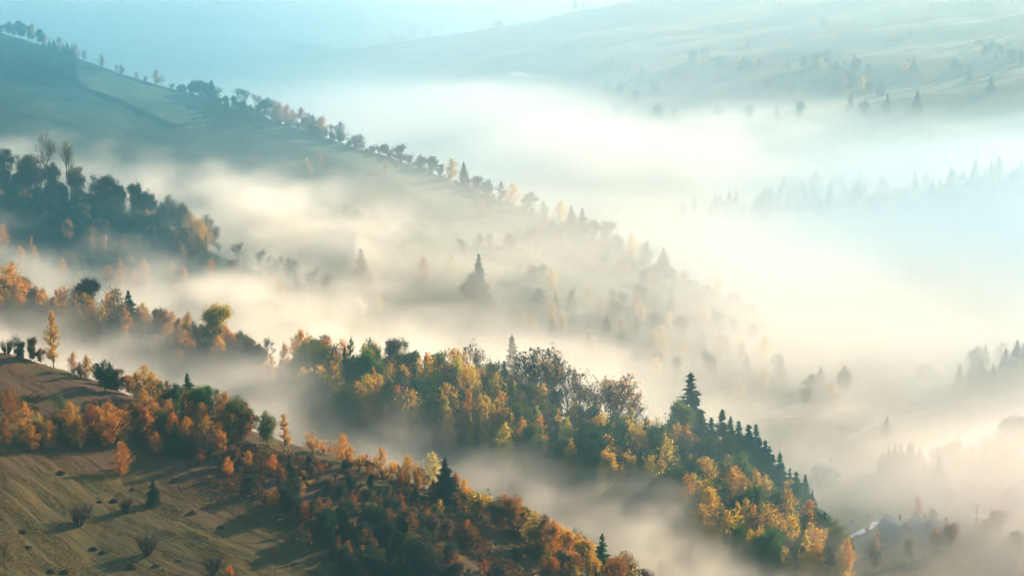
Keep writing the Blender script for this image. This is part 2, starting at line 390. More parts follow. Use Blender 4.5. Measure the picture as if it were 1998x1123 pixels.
# ------------------------------------------------------------------ plant meshes
def leaves(C, size, g, flat=0.0):
    """random leaf clumps: one small three-cornered face each"""
    n = len(C); a = g.normal(size=(n, 3)); a /= np.linalg.norm(a, axis=1)[:, None] + 1e-9
    b = g.normal(size=(n, 3)); b[:, 2] *= (1 - flat); b -= a * (a * b).sum(1)[:, None]; b /= np.linalg.norm(b, axis=1)[:, None] + 1e-9
    s = (size * g.uniform(.6, 1.5, n))[:, None]
    V = np.stack([C + a * s, C - a * s * .5 + b * s * .8, C - a * s * .5 - b * s * .8], 1).reshape(-1, 3)
    return V, np.arange(n * 3).reshape(n, 3)
def limbs(S, sides=4):
    """tapered limbs, each (p0, p1, r0, r1)"""
    V = []; F = []; k = 0
    for p0, p1, r0, r1 in S:
        p0 = np.array(p0, float); p1 = np.array(p1, float); d = p1 - p0; d /= np.linalg.norm(d) + 1e-9
        u = np.cross(d, [0, 0, 1.]) if abs(d[2]) < .95 else np.cross(d, [1., 0, 0]); u /= np.linalg.norm(u); w_ = np.cross(d, u)
        for p, r in ((p0, r0), (p1, r1)):
            for j in range(sides):
                t = 2 * math.pi * j / sides; V.append(p + r * (math.cos(t) * u + math.sin(t) * w_))
        for j in range(sides):
            j2 = (j + 1) % sides; F.append((k + j, k + j2, k + sides + j2, k + sides + j))
        k += 2 * sides
    return np.array(V), np.array(F)
def trunk_chain(g, H, r, n=5, wob=.02, top=.9):
    P = [np.array([0, 0, -.4])]
    for i in range(1, n + 1):
        t = i / n; P.append(np.array([g.normal() * wob * H * t, g.normal() * wob * H * t, t * H * top]))
    return [(P[i], P[i + 1], r * (1 - .85 * i / n) , r * (1 - .85 * (i + 1) / n)) for i in range(n)], P
def birch(seed, H=9., R_=1.9, low=.22, n_leaf=2900, size=.135, shape=.75, nb=34):
    g = np.random.default_rng(seed); T, P = trunk_chain(g, H, .013 * H, top=.93)
    C = []; asym = g.uniform(0, 6.28)
    for i in range(nb):
        t = (i + g.uniform(0, 1)) / nb; z = H * (low + (1 - low) * t * .96)
        prof = max(.08, math.sin(math.pi * min(1, (t * .93 + .07)) ** shape) ** .75)
        az = g.uniform(0, 6.28); L = R_ * prof * g.uniform(.7, 1.1) * (1 + .15 * math.cos(az - asym))
        b0 = np.array([0, 0, z - L * .55]); b1 = np.array([math.cos(az) * L, math.sin(az) * L, z + g.uniform(-.1, .35) * L])
        T.append((b0, b1, .035 * H / 9, .008))
        m = int(n_leaf / nb * (.35 + prof)); q = g.uniform(.15, 1.08, m)[:, None]
        C.append(b0 + (b1 - b0) * q + g.normal(size=(m, 3)) * np.array([.34, .34, .42]) * R_ * .42 * (.55 + q * .4))
    C = np.concatenate(C); C = C[C[:, 2] > H * low * .55]; return limbs(T), leaves(C, size, g)
def broad(seed, H=10., R_=3.2, low=.15, n_leaf=2200, size=.165, dens=1.0):
    g = np.random.default_rng(seed); S = []; tips = []
    def grow(p, d, L, r, lev):
        q = p + d * L; S.append((p, q, r, r * .62))
        if lev == 0: tips.append((q, L)); return
        for k in range(g.integers(3, 5)):
            e = d + g.normal(size=3) * .55; e[2] = e[2] * .75 + .28; e /= np.linalg.norm(e)
            grow(p + d * L * g.uniform(.6, 1), e, L * g.uniform(.6, .82), r * .58, lev - 1)
        tips.append((q, L))
    for k in range(g.integers(2, 4)):
        a = g.uniform(0, 6.28); grow(np.array([0, 0, -.3]), np.array([math.cos(a) * .28, math.sin(a) * .28, 1.]) / 1.04, H * .34, .02 * H, 3)
    V, F = limbs(S, 3)
    sc_ = H / V[:, 2].max(); rr = np.percentile(np.hypot(V[:, 0], V[:, 1]), 97); sx = R_ / rr
    V = V * [sx, sx, sc_]
    C = []
    for q, L in tips:
        m = max(1, int(n_leaf / len(tips) * g.uniform(.2, 1.9) * dens)); C.append(q * [sx, sx, sc_] + g.normal(size=(m, 3)) * H * .042)
    C = np.concatenate(C); m = len(C) // 3; K = C[g.permutation(len(C))[:m]].copy(); K[:, 2] = H * .12 + (K[:, 2] - H * .12) * g.uniform(.15, .75, m); K[:, :2] *= g.uniform(.5, 1.0, (m, 1))
    C = np.concatenate([C, K]); C = C[C[:, 2] > H * low * .5]
    return (V, F), leaves(C, size, g)
def bare(seed, H=10., R_=2.8, n_leaf=160, stems=1, spread=.2):
    g = np.random.default_rng(seed); S = []; tips = []
    def grow(p, d, L, r, lev):
        q = p + d * L; S.append((p, q, r, r * .6))
        if lev == 0:
            for _ in range(5):
                e = d + g.normal(size=3) * .6; e[2] += .25; e /= np.linalg.norm(e); S.append((q, q + e * L * .8, max(r * .6, .02), .012)); tips.append(q + e * L * .8)
            return
        for k in range(g.integers(3, 6)):
            e = d + g.normal(size=3) * .42; e[2] = e[2] * .9 + .25; e /= np.linalg.norm(e)
            grow(p + d * L * g.uniform(.45, 1), e, L * g.uniform(.55, .8), r * .6, lev - 1)
    for k in range(stems):
        a = g.uniform(0, 6.28); d = np.array([math.cos(a) * spread, math.sin(a) * spread, 1.]); grow(np.array([0, 0, -.3]), d / np.linalg.norm(d), H * .33, .013 * H, 3 if stems < 3 else 2)
    V, F = limbs(S, 3); sc_ = H / V[:, 2].max(); sx = R_ / np.percentile(np.hypot(V[:, 0], V[:, 1]), 97)
    V = V * [sx, sx, sc_]
    t = np.array(tips) * [sx, sx, sc_]; t = t[g.permutation(len(t))[:n_leaf]] + g.normal(size=(min(n_leaf, len(t)), 3)) * .15
    return (V, F), leaves(t, .17, g)
def spruce(seed, H=14., R_=2.7, low=.06, tiers=26, ragged=.34, lean=0):
    g = np.random.default_rng(seed); T, P = trunk_chain(g, H, .013 * H, wob=.004, top=.99)
    Vs = []; Fs = []; k = 0
    for i in range(tiers):
        t = (i + g.uniform(-.3, .3)) / tiers; t = min(max(t, 0), .99); z = H * (low + (1 - low) * t)
        Lr = R_ * (1 - t) ** 1.05 * (.8 + .2 * min(1, t * 6)) + .07
        nb = int(g.integers(7, 11)); a0 = g.uniform(0, 6.28)
        for j in range(nb):
            z = H * (low + (1 - low) * t); az = a0 + 6.28 * j / nb + g.normal() * .2; L = Lr * g.uniform(1 - ragged * 1.6, 1 + ragged * .8)
            d = np.array([math.cos(az), math.sin(az), 0]); s = np.array([-d[1], d[0], 0])
            z += g.normal() * .012 * H; drop = g.uniform(.3, .6) * (1 - t * .9); nseg = max(3, int(L / .32))
            for m in range(nseg):
                q = (m + .6) / nseg; c = d * L * q + [0, 0, z - drop * L * q + .16 * L * q * q]
                ts = min(1, .3 + 1.5 * (1 - t)); wd = ts * (.30 + .24 * (1 - q)) * min(1, L) * g.uniform(.6, 1.2) * H / 14; hg = ts * .42 * g.uniform(.6, 1.3) * H / 14
                tw = s * wd + d * g.normal() * .15; back = d * (.30 * H / 14)
                Vs += [c - back + tw * .6 + [0, 0, .1], c - back - tw * .6 + [0, 0, .1], c + back * 1.2 - tw * .5 - [0, 0, hg * .9], c + back * 1.2 + tw * .5 - [0, 0, hg * g.uniform(.3, 1)]]
                Fs.append((k, k + 1, k + 2, k + 3)); k += 4
                Vs += [c - back, c + back * 1.3 - [0, 0, .1], c + tw * .3 - [0, 0, hg * 1.3], c - back - [0, 0, hg]]
                Fs.append((k, k + 1, k + 2, k + 3)); k += 4
    return limbs(T), (np.array(Vs), np.array(Fs))
def bush(seed, H=2.6, R_=1.6, n_leaf=420, stems=9, leafy=True):
    g = np.random.default_rng(seed); S = []; C = []
    for k in range(stems):
        a = g.uniform(0, 6.28); t = g.uniform(.1, 1.0); d = np.array([math.cos(a) * t * R_ / H, math.sin(a) * t * R_ / H, 1.])
        L = H * g.uniform(.65, 1.0); p = np.array([math.cos(a) * .15, math.sin(a) * .15, -.15]); m = p + d * L * .5; q = m + (d * [.8, .8, 1.05]) * L * .5
        S += [(p, m, .05, .035), (m, q, .035, .012)]
        for _ in range(16 if not leafy else 4):
            f = g.uniform(.25, .95); b = p + (q - p) * f; e = d + g.normal(size=3) * .38; S.append((b, b + e * L * .3, .020, .008)); C.append(b + e * L * g.uniform(.1, .3, (n_leaf // (stems * 4) + 1, 1)) + g.normal(size=(n_leaf // (stems * 4) + 1, 3)) * .22)
    C = np.concatenate(C); C[:, 2] = np.abs(C[:, 2]) + .05
    if not leafy: C = C[g.permutation(len(C))[:25]]
    return limbs(S, 3), leaves(C, .11, g)
def variants(fn, seeds, lname, leafmat, barkmat, **kw):
    out = []
    for s in seeds:
        (tv, tf), (lv, lf) = fn(s, **{k: (v[s % len(v)] if isinstance(v, (list, tuple)) else v) for k, v in kw.items()})
        H = max(tv[:, 2].max(), lv[:, 2].max())
        tm = mesh_np(lname + "_trunk", tv, F4=tf, mats=[barkmat])
        lm = mesh_np(lname + "_crown", lv, F4=lf if lf.shape[1] == 4 else None, F3=lf if lf.shape[1] == 3 else None, mats=[leafmat])
        out.append((tm, lm, H, (tv, tf), (lv, lf)))
    return out
KIND = {
 'birch_tree': variants(birch, range(7), 'birch', M_leaf, M_birchbark, R_=(2.2, 2.6, 3.0, 2.1, 2.5, 2.8, 2.4), nb=44, shape=(.75, .85, .7, .95, .8), low=(.12, .16, .10, .2)),
 'narrow_birch_tree': variants(birch, range(20, 24), 'narrow_birch', M_leaf, M_birchbark, H=11., R_=(1.3, 1.6, 1.45), n_leaf=2200, low=.15, shape=.65),
 'broadleaf_tree': variants(broad, range(30, 37), 'broadleaf', M_leaf, M_bark, R_=(3.0, 3.6, 2.7, 3.3), dens=(1.2, .9, 1.4, 1.0), n_leaf=4600),
 'bare_tree': variants(bare, range(40, 46), 'bare_tree', M_leaf, M_bark, R_=(2.6, 3.3, 2.9), n_leaf=(60, 260, 420), stems=(1, 2, 1), spread=.25),
 'spruce_tree': variants(spruce, range(50, 56), 'spruce', M_needle, M_bark, R_=(4.5, 5.2, 4.0, 4.8), tiers=(27, 31, 29)),
 'shrub': variants(bush, range(60, 66), 'shrub', M_leaf, M_bark, n_leaf=(1000, 760, 1300)),
 'bare_shrub': variants(bush, range(70, 74), 'bare_shrub', M_leaf, M_bark, leafy=False, stems=30, R_=1.7),
}
PAL = {  # leaf colours
 'orange': (.46, .185, .018), 'golden': (.52, .28, .030), 'yellow': (.56, .38, .05), 'rust-red': (.25, .085, .016), 'russet': (.19, .085, .022),
 'brown': (.115, .070, .035), 'olive green': (.095, .105, .020), 'green': (.050, .095, .022), 'dark green': (.020, .045, .020), 'dark': (.030, .036, .026), 'pale gold': (.55, .40, .16), 'pinkish': (.42, .20, .10), 'grey-brown': (.10, .075, .05)}
LEAF_KIND = {('broadleaf_tree', 'dark'): 'dark_broadleaf_tree'}  # same broadleaf and birch shapes, named apart by leaf colour, not by species
for c_ in ('dark green', 'green'): LEAF_KIND[('broadleaf_tree', c_)] = 'green_broadleaf_tree'
for c_ in ('grey-brown', 'brown', 'russet'): LEAF_KIND[('broadleaf_tree', c_)] = 'brown_broadleaf_tree'
for c_ in ('orange',): LEAF_KIND[('birch_tree', c_)] = 'orange_birch_tree'
for c_ in ('rust-red', 'pinkish', 'russet', 'brown'): LEAF_KIND[('birch_tree', c_)] = 'reddish_birch_tree'
TREES = []   # (root, kind, colour, region, height)
def crest_pos(k, u, dy=0.0):
    cx, cyy, cz = RIDGES[k][0]
    us = 999 + FPX * cx / (cyy * math.cos(PITCH) + (CAMZ - cz) * math.sin(PITCH))
    x = float(np.interp(u, us, cx)); y = float(np.interp(u, us, cyy)) + dy
    x = x * (y / (y - dy)) if dy else x
    return x, y, gz(x, y)
def plant(kind, x, y, H, colour, region, z=None, wide=1.0, label=None, parts=True, var=None):
    vs_ = KIND[kind]; kind = LEAF_KIND.get((kind, colour), kind); i = random.randrange(len(vs_)) if var is None else var % len(vs_)
    tm, lm, h0 = vs_[i][:3]; z = gz(x, y) if z is None else z
    s = H / h0; c = PAL[colour]; j = [random.uniform(.8, 1.2) for _ in range(3)]
    o = link(kind, None); o.location = (x, y, z); o.scale = (s * wide, s * wide, s); o.rotation_euler = (random.gauss(0, .02), random.gauss(0, .025), random.uniform(0, 6.28))
    a = link('trunk' if 'tree' in kind else 'stems', tm, o); b = link('crown' if 'tree' in kind else 'foliage', lm, o)
    b.color = (c[0] * j[0], c[1] * j[1] * (.5 + .5 * j[0]), c[2] * j[2], 1)
    TREES.append(dict(o=o, kind=kind, colour=colour, region=region, H=H, label=label)); return o
def top_height(u, vt, x, y, z):
    r = ray(u, vt); return CAMZ + r[2] / r[1] * y - z
def on_crest(kind, k, u, vt, colour, region, dy=3.0, lim=(2.5, 20), **kw):
    x, y, z = crest_pos(k, u, dy); H = min(max(top_height(u, vt, x, y, z), lim[0]), lim[1])
    return plant(kind, x, y, H, colour, region, z=z, **kw)
def at_px(kind, u, v, hpx, colour, region, **kw):
    x, y, z = hit(u, v, kw.pop('dmin', 200)); return plant(kind, x, y, hpx * math.hypot(y, 0) / FPX * 1.02, colour, region, z=z, **kw)

# ------------------------------------------------------------------ single trees one can pick out, by the photo point where they stand
C0, C1, C2, C3, C4 = 0, 1, 2, 3, 4
NEAR, MID, KNOLL, LONG, FAR_H = 'near crest', 'middle wooded ridge', 'dark wooded knoll', 'long upper hillside', 'far hazy ridge'
LM = []   # landmarks: (object, phrase)
def key(o, phrase, label):
    LM.append((o, phrase)); TREES[-1]['label'] = label; return o
key(at_px('birch_tree', 237, 927, 74, 'orange', NEAR, var=2, wide=.95), 'the lone orange birch', 'lone orange birch with rounded crown on the open near meadow')
key(at_px('spruce_tree', 300, 985, 54, 'dark green', NEAR, wide=1.15), 'the little dark spruce', 'little dark green spruce standing by itself on the open near meadow')
key(at_px('bare_shrub', 155, 1030, 56, 'russet', NEAR, wide=1.25), 'the round russet bush', 'round russet leafless bush on the near meadow, widest of the bushes there')
key(at_px('bare_shrub', 288, 1086, 56, 'brown', NEAR, var=1, wide=1.3), 'the grey-brown meadow bush', 'grey-brown leafless bush low on the near meadow below the little dark spruce')
at_px('bare_shrub', 246, 1006, 38, 'brown', NEAR, var=2); TREES[-1]['label'] = 'thin leafless bush on the meadow just left of the little dark spruce'
key(at_px('bare_tree', 14, 1128, 78, 'brown', NEAR, var=1), 'the black bare tree in the corner', 'black spreading bare tree in the bottom corner of the near meadow')
at_px('bare_shrub', 415, 1124, 56, 'brown', NEAR, var=3); TREES[-1]['label'] = 'pale leafless bush at the bottom of the meadow beside a small orange shrub'
at_px('shrub', 450, 1128, 24, 'orange', NEAR); TREES[-1]['label'] = 'small orange shrub at the very bottom of the near meadow'
key(at_px('bare_tree', 538, 1126, 66, 'brown', NEAR, var=3, wide=.7), 'the small forked bare tree', 'small forked bare tree at the bottom edge of the near meadow')
key(at_px('bare_tree', 592, 1112, 100, 'rust-red', NEAR, var=2, wide=.8), 'the slender rust-red tree', 'slender tree with thin rust-red leaves at the lower edge of the dark thicket')
key(on_crest('broadleaf_tree', C0, 522, 797, 'olive green', NEAR, dy=-4, var=1, wide=.8), 'the round olive tree', 'round olive green tree standing clear on the near crest, fog behind it')
key(on_crest('narrow_birch_tree', C0, 557, 806, 'orange', NEAR, dy=-4, wide=1.3), 'the slim orange birch', 'slim bright orange birch beside the round olive tree on the near crest')
key(on_crest('narrow_birch_tree', C0, 105, 603, 'golden', NEAR, dy=10, wide=1.1), 'the tall golden birch', 'very tall thin golden birch rising out of the fog behind the brown heath hump')
key(on_crest('broadleaf_tree', C0, 68, 655, 'brown', NEAR, dy=4, wide=.9), 'the dark brown tree on the hump', 'dark brown round tree on top of the heath hump at the left')
key(on_crest('spruce_tree', C0, 372, 727, 'green', NEAR, dy=6, wide=1.1), 'the green spruce on the crest', 'green spruce poking above the orange trees of the near crest')
key(on_crest('birch_tree', C0, 283, 705, 'golden', NEAR, dy=2, wide=1.1, var=5), 'the bright golden birch', 'bright golden birch with broad crown, topmost on the left part of the near crest')
key(on_crest('broadleaf_tree', C0, 466, 765, 'olive green', NEAR, dy=-3, wide=.9, lim=(4, 11)), 'the dark green and rust tree', 'dark green tree with rusty edge at the right end of the thick crest grove')
key(at_px('spruce_tree', 868, 977, 88, 'dark', NEAR, wide=1.2, var=3), 'the tall dark spruce', 'tall dark spruce standing out among golden birches on the near crest')
key(on_crest('birch_tree', C0, 846, 877, 'pale gold', NEAR, dy=4, wide=1.05), 'the pale golden birch', 'pale golden birch directly behind the tall dark spruce')
key(on_crest('birch_tree', C0, 795, 884, 'golden', NEAR, dy=0, wide=1.1), 'the round golden birch', 'round golden birch left of the tall dark spruce')
key(on_crest('birch_tree', C0, 745, 870, 'golden', NEAR, dy=0), 'the pointed golden birch', 'pointed golden birch on the near crest above the rusty thicket')
key(on_crest('birch_tree', C0, 668, 842, 'golden', NEAR, dy=0, wide=1.2), 'the broad yellow birch', 'broad yellow and orange birch on the near crest beside the sunlit bank')
key(on_crest('shrub', C0, 615, 838, 'golden', NEAR, dy=0, wide=1.1), 'the bushy orange tree', 'low bushy orange tree on the sunlit bank of the near crest')
key(at_px('spruce_tree', 565, 932, 40, 'dark green', NEAR, wide=1.2), 'the stubby spruce', 'stubby dark spruce in the thicket below the sunlit bank')
key(at_px('broadleaf_tree', 822, 1135, 118, 'dark', NEAR, wide=1.05), 'the big black-green tree', 'big black-green leafy tree at the bottom of the dark thicket')
key(on_crest('broadleaf_tree', C0, 1195, 1008, 'rust-red', NEAR, dy=-8, var=3, lim=(5, 11)), 'the wine-red tree', 'wine-red leafy tree at the lower end of the near crest, fog around it')
key(on_crest('spruce_tree', C0, 1170, 982, 'green', NEAR, dy=22, lim=(5, 12)), 'the misty green spruce', 'misty green spruce behind the wine-red tree')
key(on_crest('spruce_tree', C0, 1165, 1064, 'dark green', NEAR, dy=-16, lim=(4, 9)), 'the dark spruce at the bottom', 'dark narrow spruce at the bottom edge in front of the wine-red tree')
on_crest('bare_tree', C0, 1124, 968, 'brown', NEAR, dy=20, var=0, wide=.7, lim=(4, 10)); TREES[-1]['label'] = 'faint bare tree standing in fog behind the low golden bushes'
at_px('broadleaf_tree', 1228, 1140, 62, 'green', NEAR, wide=.9); TREES[-1]['label'] = 'small green tree at the bottom edge right of the dark narrow spruce'
key(at_px('bare_tree', 1285, 1150, 70, 'golden', NEAR, var=2), 'the sparse golden tree', 'sparse golden tree at the bottom edge with sky-lit twigs')
at_px('spruce_tree', 1032, 1052, 36, 'dark green', NEAR, wide=1.1); TREES[-1]['label'] = 'small dark spruce wrapped in orange bushes at the right of the near crest'
# middle wooded ridge
key(on_crest('birch_tree', C1, 636, 653, 'orange', MID, dy=-4, wide=1.1), 'the orange birch on the ridge', 'orange birch standing free at the left start of the middle ridge')
key(on_crest('bare_tree', C1, 577, 643, 'pale gold', MID, dy=2, var=2), 'the pale thin-leaved tree', 'pale thin-leaved golden tree fading into fog left of the middle ridge')
key(on_crest('birch_tree', C1, 886, 666, 'golden', MID, dy=-4, wide=1.5, lim=(6, 16)), 'the wide golden tree', 'wide golden tree on the middle ridge beside a dark bare crown')
key(on_crest('bare_tree', C1, 926, 654, 'brown', MID, dy=6, var=1, wide=1.15, lim=(6, 17)), 'the dark bare crown', 'dark brown bare crown behind the wide golden tree on the middle ridge')
key(on_crest('broadleaf_tree', C1, 770, 654, 'grey-brown', MID, dy=3, wide=.95, lim=(6, 17)), 'the grey-brown round crown', 'grey-brown tall round crown on the middle ridge')
key(on_crest('spruce_tree', C1, 982, 703, 'green', MID, dy=0, wide=1.2), 'the green spruce of the ridge', 'green spruce tip between golden trees and large bare trees')
key(on_crest('bare_tree', C1, 1048, 667, 'grey-brown', MID, dy=2, var=1, wide=1.4, lim=(6, 25)), 'the first large bare tree', 'large bare tree with upright forked limbs on the middle ridge')
key(on_crest('bare_tree', C1, 1088, 690, 'grey-brown', MID, dy=-2, var=5, wide=1.45, lim=(6, 25)), 'the spreading bare tree', 'large spreading bare tree with a few orange leaves on the middle ridge')
on_crest('bare_tree', C1, 1126, 708, 'rust-red', MID, dy=0, var=2, wide=.6, lim=(6, 18)); TREES[-1]['label'] = 'slim rusty bare tree between the two big bare crowns on the middle ridge'
key(on_crest('bare_tree', C1, 1187, 724, 'pale gold', MID, dy=0, var=4, wide=1.75, lim=(6, 25)), 'the huge fan-shaped bare tree', 'huge fan-shaped pale bare tree, broadest on the middle ridge')
key(on_crest('spruce_tree', C1, 1345, 725, 'dark green', MID, dy=12, var=4, lim=(6, 26), wide=1.15), 'the high lone spruce', 'high lone spruce with layered boughs rising above the right of the middle ridge')
key(on_crest('broadleaf_tree', C1, 1322, 778, 'olive green', MID, dy=0, wide=1.0, lim=(6, 18)), 'the yellow-green leafy tree', 'yellow-green leafy tree in front of the high lone spruce')
key(on_crest('spruce_tree', C1, 1406, 796, 'dark green', MID, dy=0, lim=(6, 22)), 'the dark pointed spruce', 'dark pointed spruce, first of the spruce group on the middle ridge')
key(on_crest('spruce_tree', C1, 1441, 820, 'dark green', MID, dy=-2, wide=1.2, lim=(6, 22)), 'the broad dark spruce', 'broad dark spruce, second of the spruce group on the middle ridge')
on_crest('spruce_tree', C1, 1475, 828, 'green', MID, dy=6, lim=(6, 22)); TREES[-1]['label'] = 'paler spruce just behind the broad dark spruce on the middle ridge'
on_crest('spruce_tree', C1, 1500, 868, 'green', MID, dy=3, lim=(6, 22), wide=.8); TREES[-1]['label'] = 'thin spruce, left of a close pair on the lower middle ridge'
on_crest('spruce_tree', C1, 1515, 879, 'green', MID, dy=0, lim=(6, 22), wide=.85); TREES[-1]['label'] = 'thin spruce, right of a close pair on the lower middle ridge'
key(on_crest('spruce_tree', C1, 1486, 892, 'dark green', MID, dy=-9, lim=(6, 25)), 'the blunt dark spruce', 'blunt dark spruce above a row of bare trunks on the lower middle ridge')
key(on_crest('spruce_tree', C1, 1571, 924, 'green', MID, dy=4, lim=(6, 25)), 'the last spruce of the ridge', 'last ragged spruce at the outer right end of the middle ridge')
key(on_crest('broadleaf_tree', C1, 1566, 990, 'golden', MID, dy=-14, wide=1.15, var=1, lim=(8, 17)), 'the big golden tree', 'big full golden tree at the foot of the middle ridge')
key(on_crest('broadleaf_tree', C1, 1646, 1073, 'dark green', MID, dy=-8, wide=.9, var=4, lim=(6, 14)), 'the dark green tree at the bottom', 'dark green rounded tree at the bottom edge right of the big golden tree')
for i, (u, vt) in enumerate([(1462, 925), (1474, 935), (1492, 930), (1508, 940), (1522, 950), (1536, 962)]):
    on_crest('bare_tree', C1, u, vt, 'grey-brown', MID, dy=-16 + i % 2 * 3, var=0, wide=.45, lim=(6, 13))
key(at_px('narrow_birch_tree', 926, 852, 76, 'golden', MID, wide=1.4), 'the golden pillar birch', 'golden pillar-shaped birch halfway down the middle ridge')
at_px('narrow_birch_tree', 958, 868, 62, 'golden', MID, wide=1.3); TREES[-1]['label'] = 'shorter golden birch just right of the golden pillar birch'
at_px('birch_tree', 990, 890, 62, 'golden', MID); TREES[-1]['label'] = 'golden birch sinking into fog right of the golden pillar birch'
key(at_px('birch_tree', 1238, 935, 105, 'golden', MID, wide=1.25), 'the golden tree on the slope', 'large golden tree on the slope below the huge fan-shaped bare tree')
key(at_px('narrow_birch_tree', 1262, 925, 110, 'golden', MID, wide=1.2), 'the tall yellow birch', 'tall yellow birch beside the large golden tree on the slope')
key(at_px('birch_tree', 1332, 960, 66, 'orange', MID), 'the small orange slope birch', 'small orange birch on the slope below the high lone spruce')
key(at_px('birch_tree', 1416, 990, 98, 'yellow', MID, wide=1.1), 'the yellow pointed birch', 'yellow pointed birch below the dark pointed spruce')
at_px('birch_tree', 1330, 985, 70, 'pale gold', MID); TREES[-1]['label'] = 'pale gold birch at the fog line below the small orange slope birch'
at_px('birch_tree', 1165, 935, 50, 'golden', MID); TREES[-1]['label'] = 'golden birch at the fog line below the huge fan-shaped bare tree'
at_px('birch_tree', 545, 825, 60, 'golden', MID, dmin=430); TREES[-1]['label'] = 'golden birch dimmed by fog behind the round olive tree'
at_px('birch_tree', 597, 850, 54, 'orange', MID, dmin=425); TREES[-1]['label'] = 'orange birch dimmed by fog behind the bushy orange tree'
# trees in the fog between the ridges
key(at_px('spruce_tree', 706, 566, 82, 'dark', LONG, wide=1.1), 'the misty spruce', 'misty grey-green spruce in the fog above the gabled hay barn')
key(at_px('spruce_tree', 937, 600, 106, 'dark', LONG, wide=1.0), 'the big misty spruce', 'big misty blue-green spruce alone in the middle of the fog')
at_px('broadleaf_tree', 920, 600, 72, 'dark', LONG); TREES[-1]['label'] = 'rounded tree pressed against the left side of the big misty spruce'
at_px('birch_tree', 825, 555, 56, 'orange', LONG); TREES[-1]['label'] = 'pinkish orange birch in fog between the two misty spruces'
at_px('birch_tree', 880, 548, 58, 'pale gold', LONG); TREES[-1]['label'] = 'pale yellow birch in fog left of the big misty spruce'
key(on_crest('spruce_tree', C1, 1001, 608, 'dark', 'fog hollow', dy=34, var=0, lim=(6, 27), wide=.8), 'the layered spruce in fog', 'layered spruce standing in fog right behind the middle ridge')
key(at_px('spruce_tree', 1148, 700, 54, 'dark green', 'fog hollow', dmin=560, wide=1.2), 'the squat foggy spruce', 'squat dark spruce in fog above the bare trees')
key(at_px('spruce_tree', 1183, 672, 62, 'dark green', 'fog hollow', dmin=560), 'the faint tall spruce', 'faint tall spruce in fog up from the squat foggy spruce')
at_px('birch_tree', 1290, 690, 60, 'pale gold', 'fog hollow', dmin=560); TREES[-1]['label'] = 'faint pale gold tree in fog above the high lone spruce'
at_px('birch_tree', 738, 606, 40, 'pale gold', 'fog hollow', dmin=560); TREES[-1]['label'] = 'small pale gold tree in fog right of the gabled hay barn'
at_px('spruce_tree', 748, 668, 40, 'dark green', 'fog hollow', dmin=560); TREES[-1]['label'] = 'small faint spruce in fog behind the grey-brown round crown'
at_px('spruce_tree', 440, 590, 60, 'dark green', 'fog hollow', dmin=560); TREES[-1]['label'] = 'faint ragged spruce in fog below the dark wooded knoll'
key(at_px('broadleaf_tree', 1646, 768, 58, 'dark green', 'valley floor', wide=.9), 'the round valley tree', 'round grey-green tree in the pale valley fog')
# far-left trees on the shoulder of the middle ridge
key(on_crest('spruce_tree', C1, 258, 548, 'dark green', 'left shoulder', dy=0, lim=(6, 14)), 'the dark spruce in the fog', 'dark narrow spruce among orange birches on the foggy left shoulder')
key(on_crest('broadleaf_tree', C1, 165, 534, 'dark', 'left shoulder', dy=0, wide=1.0, var=4, lim=(6, 15)), 'the dark dome-shaped tree', 'dark dome-shaped tree on the foggy left shoulder')
key(on_crest('birch_tree', C1, 130, 540, 'orange', 'left shoulder', dy=-6, wide=1.2, lim=(6, 14)), 'the glowing orange birch', 'glowing orange birch left of the dark dome-shaped tree')
key(on_crest('birch_tree', C1, 22, 490, 'orange', 'left shoulder', dy=0, wide=1.3, lim=(6, 16)), 'the hazy orange birch', 'large hazy orange birch at the left edge above the fog')
key(on_crest('broadleaf_tree', C1, 416, 588, 'golden', 'left shoulder', dy=0, wide=1.15, lim=(6, 15)), 'the golden dome tree', 'golden dome-shaped tree with brown top at the end of the left shoulder')
key(on_crest('birch_tree', C1, 224, 543, 'russet', 'left shoulder', dy=0, wide=1.3, lim=(6, 14)), 'the russet tree', 'russet olive tree left of the dark narrow spruce on the left shoulder')
# knoll
key(on_crest('bare_tree', C2, 92, 226, 'pinkish', KNOLL, dy=2, var=2, wide=.75, lim=(8, 26)), 'the tall bare birch', 'tall pinkish bare birch towering over the dark knoll')
key(on_crest('bare_tree', C2, 128, 256, 'pinkish', KNOLL, dy=2, var=5, wide=.7, lim=(8, 24)), 'the second bare birch', 'pinkish bare birch in mist, second and lower of the two on the knoll')
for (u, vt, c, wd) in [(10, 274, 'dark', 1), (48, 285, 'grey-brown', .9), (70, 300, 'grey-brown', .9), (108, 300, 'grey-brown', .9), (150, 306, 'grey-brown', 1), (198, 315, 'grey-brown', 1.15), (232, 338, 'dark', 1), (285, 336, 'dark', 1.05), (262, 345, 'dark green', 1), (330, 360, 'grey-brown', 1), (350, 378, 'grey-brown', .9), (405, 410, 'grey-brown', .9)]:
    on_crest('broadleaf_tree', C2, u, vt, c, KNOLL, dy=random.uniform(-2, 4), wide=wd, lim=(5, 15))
key(on_crest('birch_tree', C2, 372, 388, 'golden', KNOLL, dy=-4, lim=(5, 15)), 'the orange-tipped birch', 'orange-tipped birch at the right shoulder of the dark knoll')
on_crest('birch_tree', C2, 392, 402, 'golden', KNOLL, dy=-6, lim=(5, 15)); TREES[-1]['label'] = 'low golden birch just right of the orange-tipped birch on the knoll'
for (u, vt) in [(430, 470), (465, 470), (505, 486), (535, 495), (560, 500), (585, 512), (606, 522), (630, 530)]:
    on_crest('bare_tree', C2, u, vt, 'grey-brown', 'tail of the knoll', dy=random.uniform(-3, 3), var=random.choice([1, 4, 5]), wide=1.3, lim=(5, 12))
